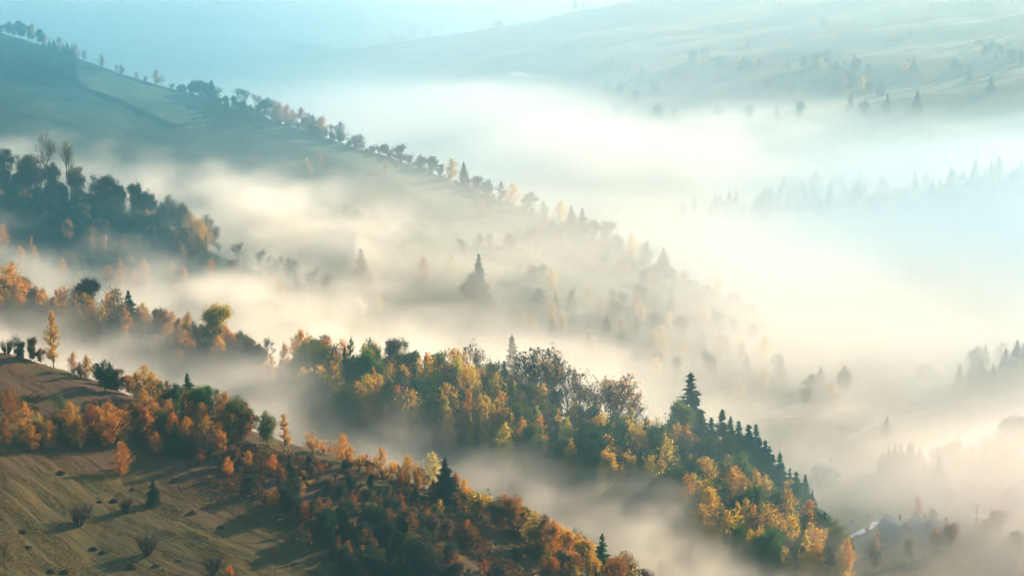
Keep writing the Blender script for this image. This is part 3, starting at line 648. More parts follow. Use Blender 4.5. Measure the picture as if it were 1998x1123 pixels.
# crest of the long hill
for (u, vt, kd, c) in [(5,44,'broadleaf_tree','grey-brown'),(18,38,'broadleaf_tree','dark'),(28,46,'birch_tree','orange'),(42,38,'broadleaf_tree','dark'),(56,46,'broadleaf_tree','dark'),(64,44,'birch_tree','pinkish'),(76,52,'broadleaf_tree','dark'),(88,62,'birch_tree','pinkish'),(98,74,'spruce_tree','dark green'),(106,72,'spruce_tree','dark green'),(117,68,'birch_tree','pinkish'),(124,80,'spruce_tree','dark green'),(133,80,'spruce_tree','dark green'),(141,82,'spruce_tree','dark green'),(148,80,'birch_tree','pinkish'),
        (165,94,'birch_tree','pinkish'),(199,105,'birch_tree','pinkish'),(228,120,'birch_tree','pinkish'),(237,121,'birch_tree','grey-brown'),(267,138,'birch_tree','pinkish'),(285,147,'shrub','dark'),(306,132,'birch_tree','pinkish'),(318,145,'bare_tree','pinkish'),(336,156,'shrub','dark green')]:
    on_crest(kd, C3, u, vt + random.uniform(0, 5), c, LONG, dy=random.uniform(-2, 4), lim=(2.5, 12), wide=1.1)
for (u, vt, kd, c) in [(376,156,'broadleaf_tree','grey-brown'),(386,154,'broadleaf_tree','grey-brown'),(397,156,'broadleaf_tree','grey-brown'),(406,158,'broadleaf_tree','grey-brown'),(414,155,'spruce_tree','dark green'),(424,166,'bare_tree','grey-brown'),
        (440,184,'broadleaf_tree','dark'),(468,168,'bare_tree','grey-brown'),(480,172,'bare_tree','grey-brown'),(505,168,'bare_tree','pinkish'),(520,182,'broadleaf_tree','grey-brown'),(535,188,'birch_tree','pinkish'),(546,194,'birch_tree','pinkish'),(560,201,'birch_tree','pinkish'),(572,212,'birch_tree','grey-brown'),(588,206,'birch_tree','pinkish'),(602,218,'birch_tree','grey-brown'),(611,222,'birch_tree','grey-brown'),(622,228,'birch_tree','pinkish'),(630,224,'birch_tree','pinkish'),(648,240,'bare_tree','grey-brown'),
        (665,235,'birch_tree','grey-brown'),(690,262,'shrub','grey-brown'),(703,246,'birch_tree','grey-brown'),(725,268,'shrub','dark green'),(742,270,'shrub','dark green'),(760,276,'shrub','dark green'),(779,267,'broadleaf_tree','grey-brown'),(800,284,'shrub','dark green'),(822,286,'broadleaf_tree','dark green'),(842,296,'broadleaf_tree','dark green'),(862,305,'broadleaf_tree','dark green'),(880,302,'birch_tree','yellow'),(905,316,'spruce_tree','dark green'),(930,330,'broadleaf_tree','dark green'),(952,336,'broadleaf_tree','dark green'),(978,345,'birch_tree','dark green'),(1000,338,'birch_tree','yellow'),(1035,358,'broadleaf_tree','dark green'),(1062,382,'birch_tree','dark green'),(1094,376,'birch_tree','yellow'),
        (1115,392,'spruce_tree','dark green'),(1136,402,'spruce_tree','dark green'),(1160,415,'broadleaf_tree','dark green'),(1182,420,'broadleaf_tree','dark green'),(1205,440,'broadleaf_tree','dark green'),(1232,422,'birch_tree','yellow'),(1262,455,'birch_tree','dark green'),(1294,456,'spruce_tree','dark green'),(1330,520,'birch_tree','pale gold'),(1362,535,'broadleaf_tree','dark green'),(1400,528,'birch_tree','pale gold'),(1440,560,'birch_tree','dark green')]:
    if u > 690 and 'spruce' not in kd: vt += random.uniform(4, 15)
    on_crest(kd, C3, u, vt, c, LONG if u < 700 else 'lower end of the long hillside', dy=random.uniform(-4, 2), lim=(2.5, 11), wide=1.25)
# far ridge
for (u, vt, kd, c) in [(475,84,'broadleaf_tree','dark green'),(578,78,'broadleaf_tree','dark green'),(592,82,'broadleaf_tree','dark green'),(606,80,'broadleaf_tree','dark green'),(622,84,'broadleaf_tree','dark green'),(640,84,'broadleaf_tree','dark green'),(765,64,'broadleaf_tree','dark green'),(782,70,'broadleaf_tree','dark green'),(790,68,'broadleaf_tree','dark green'),(806,50,'birch_tree','dark green'),(834,54,'birch_tree','dark green'),(940,48,'broadleaf_tree','dark green'),(962,52,'broadleaf_tree','dark green'),(1004,42,'shrub','dark green'),(1122,0,'broadleaf_tree','dark green'),(1138,4,'broadleaf_tree','dark green'),(1150,6,'broadleaf_tree','dark green'),(1185,2,'birch_tree','dark green')]:
    on_crest(kd, C4, u, vt, c, FAR_H, dy=random.uniform(-1, 4), lim=(6, 17))

# ------------------------------------------------------------------ groves: many single trees over a patch of hillside
def inpoly(u, v, P):
    c = False; n = len(P); j = n - 1
    for i in range(n):
        if (P[i][1] > v) != (P[j][1] > v) and u < (P[j][0] - P[i][0]) * (v - P[i][1]) / (P[j][1] - P[i][1]) + P[i][0]: c = not c
        j = i
    return c
TAKEN = []
HOLES = [[(425,868),(540,862),(640,890),(600,925),(500,905)], [(850,985),(940,1000),(1050,1085),(1060,1130),(960,1130),(880,1060)], [(-20,690),(90,700),(175,742),(150,790),(-20,800)]]
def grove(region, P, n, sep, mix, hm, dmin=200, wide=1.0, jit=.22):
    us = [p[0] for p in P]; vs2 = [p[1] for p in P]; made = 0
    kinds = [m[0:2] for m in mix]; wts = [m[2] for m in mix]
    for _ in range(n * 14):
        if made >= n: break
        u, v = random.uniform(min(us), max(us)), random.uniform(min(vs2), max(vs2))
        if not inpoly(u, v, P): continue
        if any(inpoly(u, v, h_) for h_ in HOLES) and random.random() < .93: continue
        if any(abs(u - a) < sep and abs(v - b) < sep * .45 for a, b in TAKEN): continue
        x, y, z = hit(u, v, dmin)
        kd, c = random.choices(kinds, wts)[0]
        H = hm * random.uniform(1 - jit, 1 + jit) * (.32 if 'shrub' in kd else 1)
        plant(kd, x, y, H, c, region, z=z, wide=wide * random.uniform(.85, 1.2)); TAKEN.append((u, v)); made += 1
B, NB, BR, BA, SP, SH, BS = 'birch_tree', 'narrow_birch_tree', 'broadleaf_tree', 'bare_tree', 'spruce_tree', 'shrub', 'bare_shrub'
# big birches at the left
for (u, v, h, c) in [(142,868,92,'orange'),(208,872,96,'orange'),(240,862,70,'orange'),(184,864,84,'rust-red'),(66,880,62,'orange'),(97,880,60,'orange'),(22,835,82,'rust-red'),(48,842,66,'orange'),(368,872,64,'orange'),(404,880,72,'orange'),(120,850,84,'olive green'),(262,850,72,'russet')]:
    at_px(B, u, v, h, c, NEAR, wide=1.15)
grove('grove on the near crest', [(0,838),(110,840),(230,835),(300,806),(480,850),(500,880),(440,905),(330,890),(250,880),(120,882),(0,880)], 50, 15, [(B,'orange',2.4),(B,'rust-red',2),(B,'golden',1),(BR,'olive green',2),(BR,'russet',2),(B,'brown',2),(SH,'brown',1),(SP,'dark green',.5)], 6.6)
grove('thicket below the near crest', [(370,905),(480,870),(600,893),(760,930),(900,985),(1000,1045),(1100,1095),(1180,1150),(700,1150),(640,1060),(520,990),(400,945)], 190, 11, [(B,'rust-red',1.8),(B,'orange',1.6),(SH,'orange',2.5),(SH,'russet',3),(BR,'brown',1.6),(BR,'dark',1.5),(BS,'russet',2),(NB,'russet',1),(SH,'golden',1.5),(SP,'dark green',.4)], 4.0)
grove('bushes along the near crest', [(700,905),(900,975),(1020,1030),(1110,1085),(1190,1150),(1060,1150),(900,1040),(760,945)], 66, 12, [(SH,'golden',3),(SH,'orange',3),(B,'golden',2),(B,'orange',2),(SH,'rust-red',2),(BR,'brown',1)], 4.4)
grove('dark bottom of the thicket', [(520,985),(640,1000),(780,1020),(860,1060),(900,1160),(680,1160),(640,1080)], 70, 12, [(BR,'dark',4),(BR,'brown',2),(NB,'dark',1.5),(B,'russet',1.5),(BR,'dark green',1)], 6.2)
# middle ridge
grove('wooded middle ridge', [(560,735),(700,758),(900,795),(1060,845),(1250,895),(1420,950),(1520,1020),(1610,1100),(1680,1165),(1500,1160),(1250,1010),(1000,925),(780,870),(600,830)], 250, 17, [(BR,'green',2.2),(BR,'dark green',2.5),(BR,'olive green',3),(B,'golden',5),(B,'orange',1.8),(B,'yellow',2),(BR,'golden',1),(BR,'grey-brown',1.6),(SP,'dark green',1.0),(NB,'yellow',2),(NB,'golden',1.5),(NB,'olive green',1)], 13.8, dmin=425, wide=.80)
for u in range(600, 1560, 17):
    kd, c = random.choices([(BR,'olive green'),(B,'golden'),(BR,'grey-brown'),(B,'orange'),(BR,'green'),(BA,'grey-brown')], [3,2.4,2,1.2,2,.6])[0]
    if u > 1000: kd, c = random.choices([(BR,'green'),(BR,'grey-brown'),(BA,'grey-brown'),(B,'golden'),(SP,'dark green')], [3,2,1.5,1,2])[0]
    x, y, z = crest_pos(C1, u + random.uniform(-6, 6), random.uniform(-9, 1)); plant(kd, x, y, (random.uniform(6, 9) if 990 < u < 1290 else random.uniform(9, 13.5)), c, 'crest of the middle ridge', z=z, wide=1.05)
# shoulder at the left
grove('left shoulder in the fog', [(0,600),(120,620),(250,640),(400,675),(520,725),(430,740),(280,700),(100,660),(0,650)], 75, 18, [(B,'orange',4),(B,'golden',2),(BR,'brown',1.5),(BR,'olive green',1),(NB,'orange',1),(B,'pinkish',2)], 9.5, dmin=440)
for u in range(-10, 450, 15):
    kd, c = random.choices([(B,'orange'),(B,'golden'),(BR,'brown'),(B,'pinkish'),(BR,'olive green')], [4,2,1.5,2,1])[0]
    x, y, z = crest_pos(C1, u + random.uniform(-8, 8), random.uniform(-8, 6)); plant(kd, x, y, random.uniform(8, 12), c, 'left shoulder in the fog', z=z)
# behind the near crest
for (u, vt, kd, c) in [(14,650,BS,'brown'),(30,648,BA,'brown'),(44,664,BR,'dark'),(82,676,BR,'brown'),(145,684,B,'pinkish'),(168,690,B,'orange'),(160,705,SH,'dark'),(188,706,BR,'dark'),(205,700,BR,'dark green'),(218,705,SP,'dark'),(230,716,BR,'brown'),(256,728,BR,'orange'),(270,722,B,'golden'),(300,722,B,'golden'),(312,740,BR,'olive green'),(330,738,B,'russet'),(345,742,BR,'green'),(358,752,B,'orange'),(390,752,BR,'olive green'),(408,748,BR,'green'),(425,752,B,'olive green'),(440,762,B,'orange'),(452,770,B,'rust-red'),(480,780,B,'rust-red'),(488,795,BR,'brown'),
        (632,862,SH,'orange'),(645,868,B,'orange'),(686,868,B,'orange'),(700,880,SH,'golden'),(716,885,B,'orange'),(730,900,SH,'olive green'),(765,895,SH,'golden'),(778,905,B,'orange'),(815,905,B,'golden'),(828,920,SH,'rust-red'),(890,918,B,'orange'),(905,930,B,'golden'),(922,948,SH,'olive green'),(935,955,SH,'golden'),(950,962,B,'orange'),(968,965,BR,'brown'),(984,958,B,'orange'),(998,962,BR,'russet'),(1012,966,B,'orange'),(1028,985,BR,'olive green'),(1045,990,B,'golden'),(1060,1000,BR,'russet'),(1078,1008,B,'orange'),(1095,1020,BR,'golden'),(1112,1030,B,'orange'),(1130,1035,B,'golden'),(1148,1050,BR,'golden'),(1215,1020,BR,'russet'),(1240,1022,BA,'pale gold'),(1258,1040,BR,'grey-brown')]:
    on_crest(kd, C0, u, vt, c, 'near crest skyline', dy=random.uniform(-3, 5), lim=(2.2, 9.5), wide=1.05)
# knoll
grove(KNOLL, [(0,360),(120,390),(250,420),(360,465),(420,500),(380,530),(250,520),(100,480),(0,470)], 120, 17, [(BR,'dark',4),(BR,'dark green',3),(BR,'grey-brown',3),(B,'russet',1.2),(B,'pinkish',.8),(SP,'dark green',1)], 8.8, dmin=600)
grove('foot of the dark knoll', [(0,480),(200,530),(420,530),(640,600),(640,640),(400,600),(200,590),(0,540)], 44, 20, [(B,'orange',3),(B,'pinkish',3),(BA,'grey-brown',2),(BR,'brown',1),(NB,'golden',1)], 8.0, dmin=600)
# long hillside
grove('thicket on the long hillside', [(395,205),(440,195),(490,215),(505,240),(470,252),(400,250)], 34, 6, [(BR,'dark',4),(BR,'dark green',3),(SH,'dark',2)], 5.6, dmin=800)
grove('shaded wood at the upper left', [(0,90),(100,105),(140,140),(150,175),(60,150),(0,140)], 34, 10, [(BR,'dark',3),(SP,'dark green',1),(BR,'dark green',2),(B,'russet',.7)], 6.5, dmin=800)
def clusters(region, P, nc, k, spread, mix, hm, dmin):
    us = [p[0] for p in P]; vs2 = [p[1] for p in P]; m_ = 0
    kinds = [m[0:2] for m in mix]; wts = [m[2] for m in mix]
    while m_ < nc:
        u, v = random.uniform(min(us), max(us)), random.uniform(min(vs2), max(vs2))
        if not inpoly(u, v, P): continue
        m_ += 1; a_ = random.uniform(-.2, .5)
        for _ in range(random.randint(1, k)):
            t_ = random.gauss(0, spread); x, y, z = hit(u + t_, v + t_ * a_ + random.gauss(0, spread * .12), dmin)
            kd, c = random.choices(kinds, wts)[0]; plant(kd, x, y, hm * random.uniform(.55, 1.15) * (.4 if kd == SH else 1), c, region, z=z, wide=random.uniform(.9, 1.35))
clusters('single trees on the long hillside', [(150,230),(480,270),(700,310),(900,370),(1150,480),(1350,580),(1250,620),(1000,560),(760,470),(500,310),(200,260)], 20, 7, 16, [(B,'pinkish',2),(SH,'dark green',5),(BR,'dark green',3.5),(B,'yellow',1.4),(SH,'grey-brown',3),(BR,'grey-brown',2)], 6.2, 700)
grove('trees in the valley fog', [(1050,560),(1300,600),(1600,700),(1700,800),(1500,800),(1250,740),(1000,640)], 55, 26, [(BR,'dark green',3),(B,'pale gold',3),(SP,'dark green',1.5),(B,'yellow',1)], 8.5, dmin=560)
# valley floor at the right: spruces round the hamlet
for (u, v, h) in [(1720,925,50),(1732,930,66),(1745,935,74),(1757,930,70),(1768,938,78),(1778,935,76),(1790,940,70),(1802,945,60),(1812,950,52),(1829,970,90),(1850,985,52),(1728,850,42)]:
    at_px(SP, u, v, h, 'dark green', 'spruces above the hamlet', wide=.95)
for (u, v, h, c) in [(1855,1075,62,'rust-red'),(1830,1080,56,'orange'),(1945,1050,66,'rust-red'),(1925,1055,50,'pinkish'),(1880,800,40,'orange'),(1905,810,40,'pinkish'),(1700,1095,40,'grey-brown'),(1990,1090,60,'grey-brown')]:
    at_px(BR, u, v, h, c, 'trees around the hamlet')
grove('spruces on the right-hand slope', [(1850,760),(1920,720),(2010,690),(2010,760),(1880,790)], 22, 12, [(SP,'dark green',3),(BR,'dark green',1)], 10, dmin=560)
grove('wood beside the valley road', [(1830,930),(1900,880),(2010,860),(2010,960),(1870,960)], 34, 12, [(SP,'dark green',2),(BR,'dark green',2),(B,'orange',.7)], 8.5, dmin=480)
grove('bushes in the hamlet', [(1650,1000),(1990,1010),(1990,1120),(1700,1120)], 26, 26, [(SH,'brown',2),(BR,'brown',1),(B,'pinkish',1),(SH,'olive green',2)], 6.5)
clusters('trees on the far hillside', [(1150,120),(1500,60),(1990,60),(1990,180),(1600,200),(1200,190)], 26, 8, 26, [(BR,'dark green',4),(SP,'dark green',2),(SH,'dark green',3),(B,'pinkish',.8),(B,'yellow',.5)], 11, 1100)
grove('single spruces in the far fog', [(1050,230),(1200,240),(1800,210),(1800,230),(1100,260)], 16, 22, [(SP,'dark green',3),(BR,'dark green',2)], 13, dmin=1000)

for u in range(372, 1480, 8):
    kd, c = random.choices([(SH,'dark green'),(BR,'dark green'),(BR,'grey-brown'),(SH,'grey-brown'),(B,'pale gold')], [6,1.6,1.2,4,.3])[0]
    if random.random() < .2 + .15 * math.sin(u / 23): continue
    x, y, z = crest_pos(C3, u + random.uniform(-4, 4), random.uniform(-7, 2)); plant(kd, x, y, random.uniform(2.0, 3.2) if kd == SH else random.uniform(3.5, 6), c, 'hedgerow along the long hillside skyline', z=z, wide=1.3)

for u in range(440, 610, 13):
    kd, c = random.choices([(B,'orange'),(B,'golden'),(BR,'brown'),(BA,'grey-brown'),(BR,'olive green')], [3,3,1.5,1,2])[0]
    x, y, z = crest_pos(C1, u + random.uniform(-6, 6), random.uniform(-12, 4)); plant(kd, x, y, random.uniform(6, 9.5), c, 'left shoulder in the fog', z=z)
for u, vt in ((1012,700),(1030,684),(1066,676),(1072,700),(1104,702),(1112,728),(1140,735),(1160,740),(1172,732),(1205,735),(1218,752),(1232,775),(1246,800)):
    on_crest(BA, C1, u, vt, random.choice(['grey-brown','pale gold','rust-red','grey-brown']), 'crest of the middle ridge', dy=random.uniform(-6, 5), lim=(6, 22), wide=random.uniform(.9, 1.4))

for u, vt in ((1368,800),(1388,812),(1420,812),(1428,830),(1455,826),(1462,842),(1480,850),(1493,858),(1506,884),(1526,900),(1538,912),(1552,918),(1560,940),(1582,955),(1380,840),(1410,850),(1446,862)):
    on_crest(SP, C1, u, vt, random.choice(['dark green','green','dark green']), 'spruce group at the end of the middle ridge', dy=random.uniform(-10, 5), lim=(6, 20), wide=random.uniform(.75, 1.2))

# ------------------------------------------------------------------ far woods that read as one mass
def wood(name, label, P, n, hm, dmin):
    Vs = []; Fs = []; k = 0; us = [p[0] for p in P]; vs2 = [p[1] for p in P]
    g2 = random.Random(len(P) * 31 + n); made = 0
    var_ = [v_[4] for v_ in KIND['spruce_tree']]; hs = [v_[2] for v_ in KIND['spruce_tree']]
    while made < n:
        u, v = g2.uniform(min(us), max(us)), g2.uniform(min(vs2), max(vs2))
        if not inpoly(u, v, P): continue
        x, y, z = hit(u, v, dmin); i = g2.randrange(len(var_)); lv, lf = var_[i]
        s = hm * g2.uniform(.7, 1.25) / hs[i]; a = g2.uniform(0, 6.28); ca, sa = math.cos(a), math.sin(a)
        Q = lv * s; Q = np.stack([Q[:, 0] * ca - Q[:, 1] * sa + x, Q[:, 0] * sa + Q[:, 1] * ca + y, Q[:, 2] + z], 1)
        Vs.append(Q); Fs.append(lf + k); k += len(Q); made += 1
    o = link(name, mesh_np(name, np.concatenate(Vs), F4=np.concatenate(Fs), mats=[M_needle])); o.color = (.02, .045, .02, 1)
    tag(o, label, "forest", kind="stuff")
wood('forest', 'blue hazy spruce forest on the right valley slope', [(1280,440),(1400,405),(1560,375),(1700,345),(1860,320),(2010,300),(2010,400),(1700,420),(1500,440)], 190, 9.5, 900)

# ------------------------------------------------------------------ simple materials for built things
def plain(name, a, b, scale=3.0, rough=.8, spec=.3, stretch=(1, 1, 1)):
    f = NT(name); p = f.n('ShaderNodeTexCoord').outputs['Object']
    p = f.n('ShaderNodeMapping', {0: p, 3: stretch}).outputs[0]
    n = f.n('ShaderNodeTexNoise', {'Vector': p, 'Scale': scale, 'Detail': 5.0, 'Roughness': .65}).outputs[0]
    b_ = f.n('ShaderNodeBsdfPrincipled', {'Base Color': f.mix(n, a, b), 'Roughness': rough, 'Specular IOR Level': spec})
    f.n('ShaderNodeOutputMaterial', {0: b_.outputs[0]}); return f.m
M_logs = plain("weathered_logs", lin(.06,.045,.032), lin(.14,.11,.08), 2, stretch=(.3, .3, 4))
M_render = plain("lime_plaster", lin(.20,.18,.15), lin(.32,.29,.25), 1.5)
M_shingle = plain("grey_shingles", lin(.10,.09,.085), lin(.16,.145,.135), 4, .85, .2, (1, 1, 3))
M_tin = plain("tin_roof", lin(.08,.085,.09), lin(.15,.15,.15), 2, .7, .3)
M_glass = plain("dark_panes", lin(.02,.025,.03), lin(.04,.05,.06), 1, .1, .8)
M_paint = plain("painted_joinery", lin(.35,.28,.2), lin(.45,.38,.3), 2)
M_brick = plain("chimney_brick", lin(.18,.08,.05), lin(.3,.14,.09), 5)
M_post = plain("grey_fence_wood", lin(.05,.045,.04), lin(.12,.10,.09), 3)
M_soil = plain("molehill_soil", lin(.010,.007,.005), lin(.030,.021,.013), 2, 1.0, 0.0)
M_road = plain("gravel_road", lin(.20,.18,.15), lin(.34,.31,.27), .6, .7, .3)
M_track = plain("dirt_track", lin(.05,.045,.03), lin(.11,.095,.07), .6, .7)
M_water = plain("stream_water", lin(.02,.03,.035), lin(.05,.06,.06), .4, .12, .8)

def bxm(V, F, lo, hi):
    k = len(V); V += [(x, y, z) for z in (lo[2], hi[2]) for y in (lo[1], hi[1]) for x in (lo[0], hi[0])]
    F += [tuple(k + i for i in q) for q in ((0,2,3,1),(4,5,7,6),(0,1,5,4),(2,6,7,3),(0,4,6,2),(1,3,7,5))]
def bx(name, boxes, mat, parent):
    V, F = [], []
    for lo, hi in boxes: bxm(V, F, lo, hi)
    return link(name, mesh_np(name, V, F4=F, mats=[mat]), parent)
def house(name, pos, rz, L, W_, Hw, Hr, wallmat, roofmat, windows=2, chimney=True, hip=0.0, cat="house"):
    r = link(name, None); r.location = pos; r.rotation_euler = (0, 0, rz); k_ = .72; L, W_, Hr = L * k_, W_ * k_, Hr * k_
    l, w2 = L / 2, W_ / 2
    # walls with gables, one closed shell
    V = [(-l,-w2,-1.5),(l,-w2,-1.5),(l,w2,-1.5),(-l,w2,-1.5),(-l,-w2,Hw),(l,-w2,Hw),(l,w2,Hw),(-l,w2,Hw),(-l + hip,0,Hw+Hr),(l - hip,0,Hw+Hr)]
    F4_ = [(0,3,2,1),(0,1,5,4),(2,3,7,6)]; F4_ += [(1,2,6,5),(3,0,4,7),(4,5,9,8),(6,7,8,9)]; F3_ = [(5,6,9),(7,4,8)]
    link('wall', mesh_np('wall', V, F4=F4_, F3=F3_, mats=[wallmat]), r)
    e, o_, t = .55, .6, .14; s = Hr / w2
    a, b = -l - o_, l + o_
    def slab(sg):
        y1 = sg * (w2 + e); z1 = Hw - e * s
        P = [(a,y1,z1),(b,y1,z1),(b - hip*1.02,0,Hw+Hr+.02),(a + hip*1.02,0,Hw+Hr+.02)]
        return P + [(p[0], p[1], p[2] + t) for p in P]
    V, F = [], []
    for sg in (-1, 1):
        k = len(V); V += slab(sg); F += [tuple(k + i for i in q) for q in ((0,1,2,3),(7,6,5,4),(0,4,5,1),(1,5,6,2),(2,6,7,3),(3,7,4,0))]
    if hip:
        for sg in (-1, 1):
            x1 = sg * (l + o_); x2 = sg * (l + o_ - hip * 1.02); k = len(V)
            V += [(x1, -w2 - e, Hw - e*s + t), (x1, w2 + e, Hw - e*s + t), (x2, .05, Hw + Hr + t), (x2, -.05, Hw + Hr + t)]; F.append((k, k+1, k+2, k+3))
    roof = link('roof', mesh_np('roof', V, F4=F, mats=[roofmat]), r)
    if chimney:
        bx('chimney', [((l*.3-.3, .5, Hw+Hr*.45), (l*.3+.3, 1.1, Hw+Hr+.9)), ((l*.3-.36, .44, Hw+Hr+.9), (l*.3+.36, 1.16, Hw+Hr+1.02))], M_brick, roof)
    d = bx('door', [((l*.1-.5, -w2-.05, 0), (l*.1+.5, -w2+.04, 2.0))], M_paint, r)
    bx('handle', [((l*.1+.32, -w2-.1, .95), (l*.1+.42, -w2-.05, 1.05))], M_post, d)
    for i in range(windows):
        for sg in (-1, 1):
            xx = -l * .55 + i * (l * 1.15 / max(1, windows - 1)) if windows > 1 else -l * .5
            wd = bx('window', [((xx-.55, sg*(w2+.03)-.04, 1.0), (xx+.55, sg*(w2+.03)+.04, 2.2))], M_glass, r)
            y0 = sg*(w2+.05)
            bx('frame', [((xx-.65,y0-.06,.9),(xx+.65,y0+.06,1.0)),((xx-.65,y0-.06,2.2),(xx+.65,y0+.06,2.3)),((xx-.65,y0-.06,1.0),(xx-.55,y0+.06,2.2)),((xx+.55,y0-.06,1.0),(xx+.65,y0+.06,2.2)),((xx-.03,y0-.05,1.0),(xx+.03,y0+.05,2.2))], M_paint, wd)
    return r
def ground_px(u, v, dmin=200): x, y, z = hit(u, v, dmin); return (float(x), float(y), float(z))
def put(o, label, cat, phrase=None, group=None):
    tag(o, label, cat, group)
    if phrase: LM.append((o, phrase))
x, y, z = crest_pos(3, 355, 1.5)
put(house('hut', (x, y, z), R(118), 6.0, 5.2, 1.9, 2.6, M_logs, M_tin, 1, False), 'small dark hut with steep pale roof on the skyline of the upper hillside', 'hut', 'the skyline hut')
put(house('hay_barn', ground_px(690, 612, 600), R(72), 11.5, 9.5, 2.6, 5.6, M_logs, M_shingle, 0, False, hip=1.2), 'gabled hay barn half lost in fog left of the misty spruce', 'barn', 'the gabled hay barn')
put(house('hay_barn', ground_px(1085, 618, 600), R(25), 7.6, 5.8, 2.0, 3.2, M_logs, M_shingle, 0, False, hip=2), 'faint low barn with wide roof in the bright fog of the lower hillside', 'barn', 'the faint low barn')
put(house('farmhouse', ground_px(1745, 1048), R(-62), 9.5, 7.0, 2.8, 3.6, M_logs, M_tin, 2), 'farmhouse with steep roof and bright ridge, left one of the hamlet', 'house', 'the left farmhouse')
put(house('farmhouse', ground_px(1795, 1045), R(-75), 8.0, 6.0, 2.6, 3.8, M_render, M_tin, 2), 'narrow farmhouse with glinting roof edge, middle one of the hamlet', 'house', 'the middle farmhouse')
put(house('farmhouse', ground_px(1836, 1052), R(-50), 9.0, 6.5, 2.6, 3.3, M_logs, M_shingle, 2), 'grey-roofed farmhouse, right one of the hamlet behind a rusty tree', 'house', 'the right farmhouse')
put(house('farmhouse', ground_px(1612, 938), R(-70), 10.0, 7.5, 2.8, 4.2, M_render, M_tin, 2), 'steep-roofed house whose bright roof edge shines in fog right of the middle ridge', 'house', 'the steep-roofed house')
put(house('farmhouse', ground_px(1990, 985), R(20), 10.0, 7.5, 2.8, 3.8, M_logs, M_shingle, 2), 'dark house cut off by the right edge of the photo', 'house', 'the dark edge house')
put(house('farmhouse', ground_px(1815, 738, 560), R(15), 10.0, 7.0, 2.6, 3.6, M_logs, M_shingle, 2), 'very faint house in pale fog left of the right-hand spruces', 'house', 'the faint fog house')
x, y, z = crest_pos(4, 975, 2); put(house('farmhouse', (x, y, z), R(8), 11, 8, 3.4, 4, M_logs, M_shingle, 2), 'tiny hazy house on the skyline of the far ridge', 'house', 'the far ridge house')
x, y, z = hit(900, 163, 1100)
x, y, z = hit(1022, 176, 1100); put(house('farmhouse', (x, y, z), R(8), 11, 8, 3.4, 4, M_logs, M_shingle, 2), 'far small house under the white smoke at the foot of the far ridge', 'house', 'the smoking house')
# chimney smoke drifting from it
def smoke(px, py, pz):
    import bmesh
    bm = bmesh.new(); bmesh.ops.create_icosphere(bm, subdivisions=4, radius=1)
    for v_ in bm.verts:
        p = v_.co; n_ = float(fbm(np.array([p.x * 1.7 + 5]), np.array([p.y * 1.2 + p.z * 2.1]), 3, 3)[0])
        q = p * (1 + 1.3 * n_); t = (q.x + 1) / 2
        v_.co = Vector((q.x * 9, q.y * 3, q.z * (.8 + 2.0 * (1 - t)) + 2.2 * math.sin(t * 3)))
    me = bpy.data.meshes.new("smoke"); bm.to_mesh(me); bm.free()
    f = NT("chimney_smoke"); vv = f.n('ShaderNodeVolumePrincipled', {'Color': lin(1, .98, .95), 'Density': .10, 'Anisotropy': .4, 'Density Attribute': ''}); f.n('ShaderNodeOutputMaterial', {'Volume': vv.outputs[0]})
    me.materials.append(f.m); o = link("smoke", me); o.location = (px, py, pz); tag(o, "bright white chimney smoke trailing left over the far valley", "smoke", kind="stuff")
smoke(x - 6, y, z + 12)
# utility poles
def pole_mesh():
    (V, F) = limbs([((0,0,-.6),(0,0,8.2),.15,.11)], 8); return mesh_np('pole', V, F4=F, mats=[M_post])
def arm_mesh():
    V, F = [], []; bxm(V, F, (-.9,-.05,7.55), (.9,.05,7.67))
    for q in (-.8,-.3,.3,.8): bxm(V, F, (q-.04,-.04,7.67), (q+.04,.04,7.85))
    return mesh_np('crossarm', V, F4=F, mats=[M_post])
PM, AM = pole_mesh(), arm_mesh()
def upole(x, y, z, label, group=None, s=1.0):
    o = link('utility_pole', None); o.location = (x, y, z); o.scale = (s, s, s); link('pole', PM, o); link('crossarm', AM, o); tag(o, label, 'pole', group); return o
upole(*ground_px(1904, 1040), 'wooden utility pole standing beside the hamlet road'); LM.append((col.objects['utility_pole'], 'the hamlet pole'))
upole(*ground_px(1782, 905), 'faint utility pole by the spruces above the hamlet')
for i, u in enumerate((862, 886, 710, 905)):
    x, y, z = crest_pos(4, u, 2); upole(x, y, z, 'thin distant utility pole on the skyline of the far ridge', 'poles on the far ridge', 1.1)
# fence along the skyline of the long hill
def fence(name, pts, label, phrase, step=3.2, hgt=1.15, rails=(.45, .9)):
    P = np.array(pts); seg = np.hypot(*(P[1:, :2] - P[:-1, :2]).T); S = np.concatenate([[0], np.cumsum(seg)])
    n = min(98, int(S[-1] / step)); T_ = np.linspace(0, S[-1], n + 1); X = np.interp(T_, S, P[:, 0]); Y = np.interp(T_, S, P[:, 1]); Z = height(X, Y)
    r = link(name, None); r.location = (X[0], Y[0], Z[0])
    pv, pf = limbs([((0,0,-.3),(0,0,hgt),.07,.06)], 6); pm = mesh_np('post', pv, F4=pf, mats=[M_post])
    for i in range(n + 1):
        o = link('post', pm, r); o.location = (X[i]-X[0], Y[i]-Y[0], Z[i]-Z[0]); o.rotation_euler = (random.gauss(0,.04), random.gauss(0,.04), 0)
    for h_ in rails:
        V, F = limbs([((X[i]-X[0],Y[i]-Y[0],Z[i]-Z[0]+h_), (X[i+1]-X[0],Y[i+1]-Y[0],Z[i+1]-Z[0]+h_), .045, .045) for i in range(n)], 4); link('rail', mesh_np('rail', V, F4=F, mats=[M_post]), r)
    tag(r, label, 'fence'); LM.append((r, phrase)); return r
fence('wooden_fence', [crest_pos(3, u, -1.5) for u in range(205, 345, 15)], 'thin wooden rail fence along the skyline left of the dark hut', 'the skyline fence')
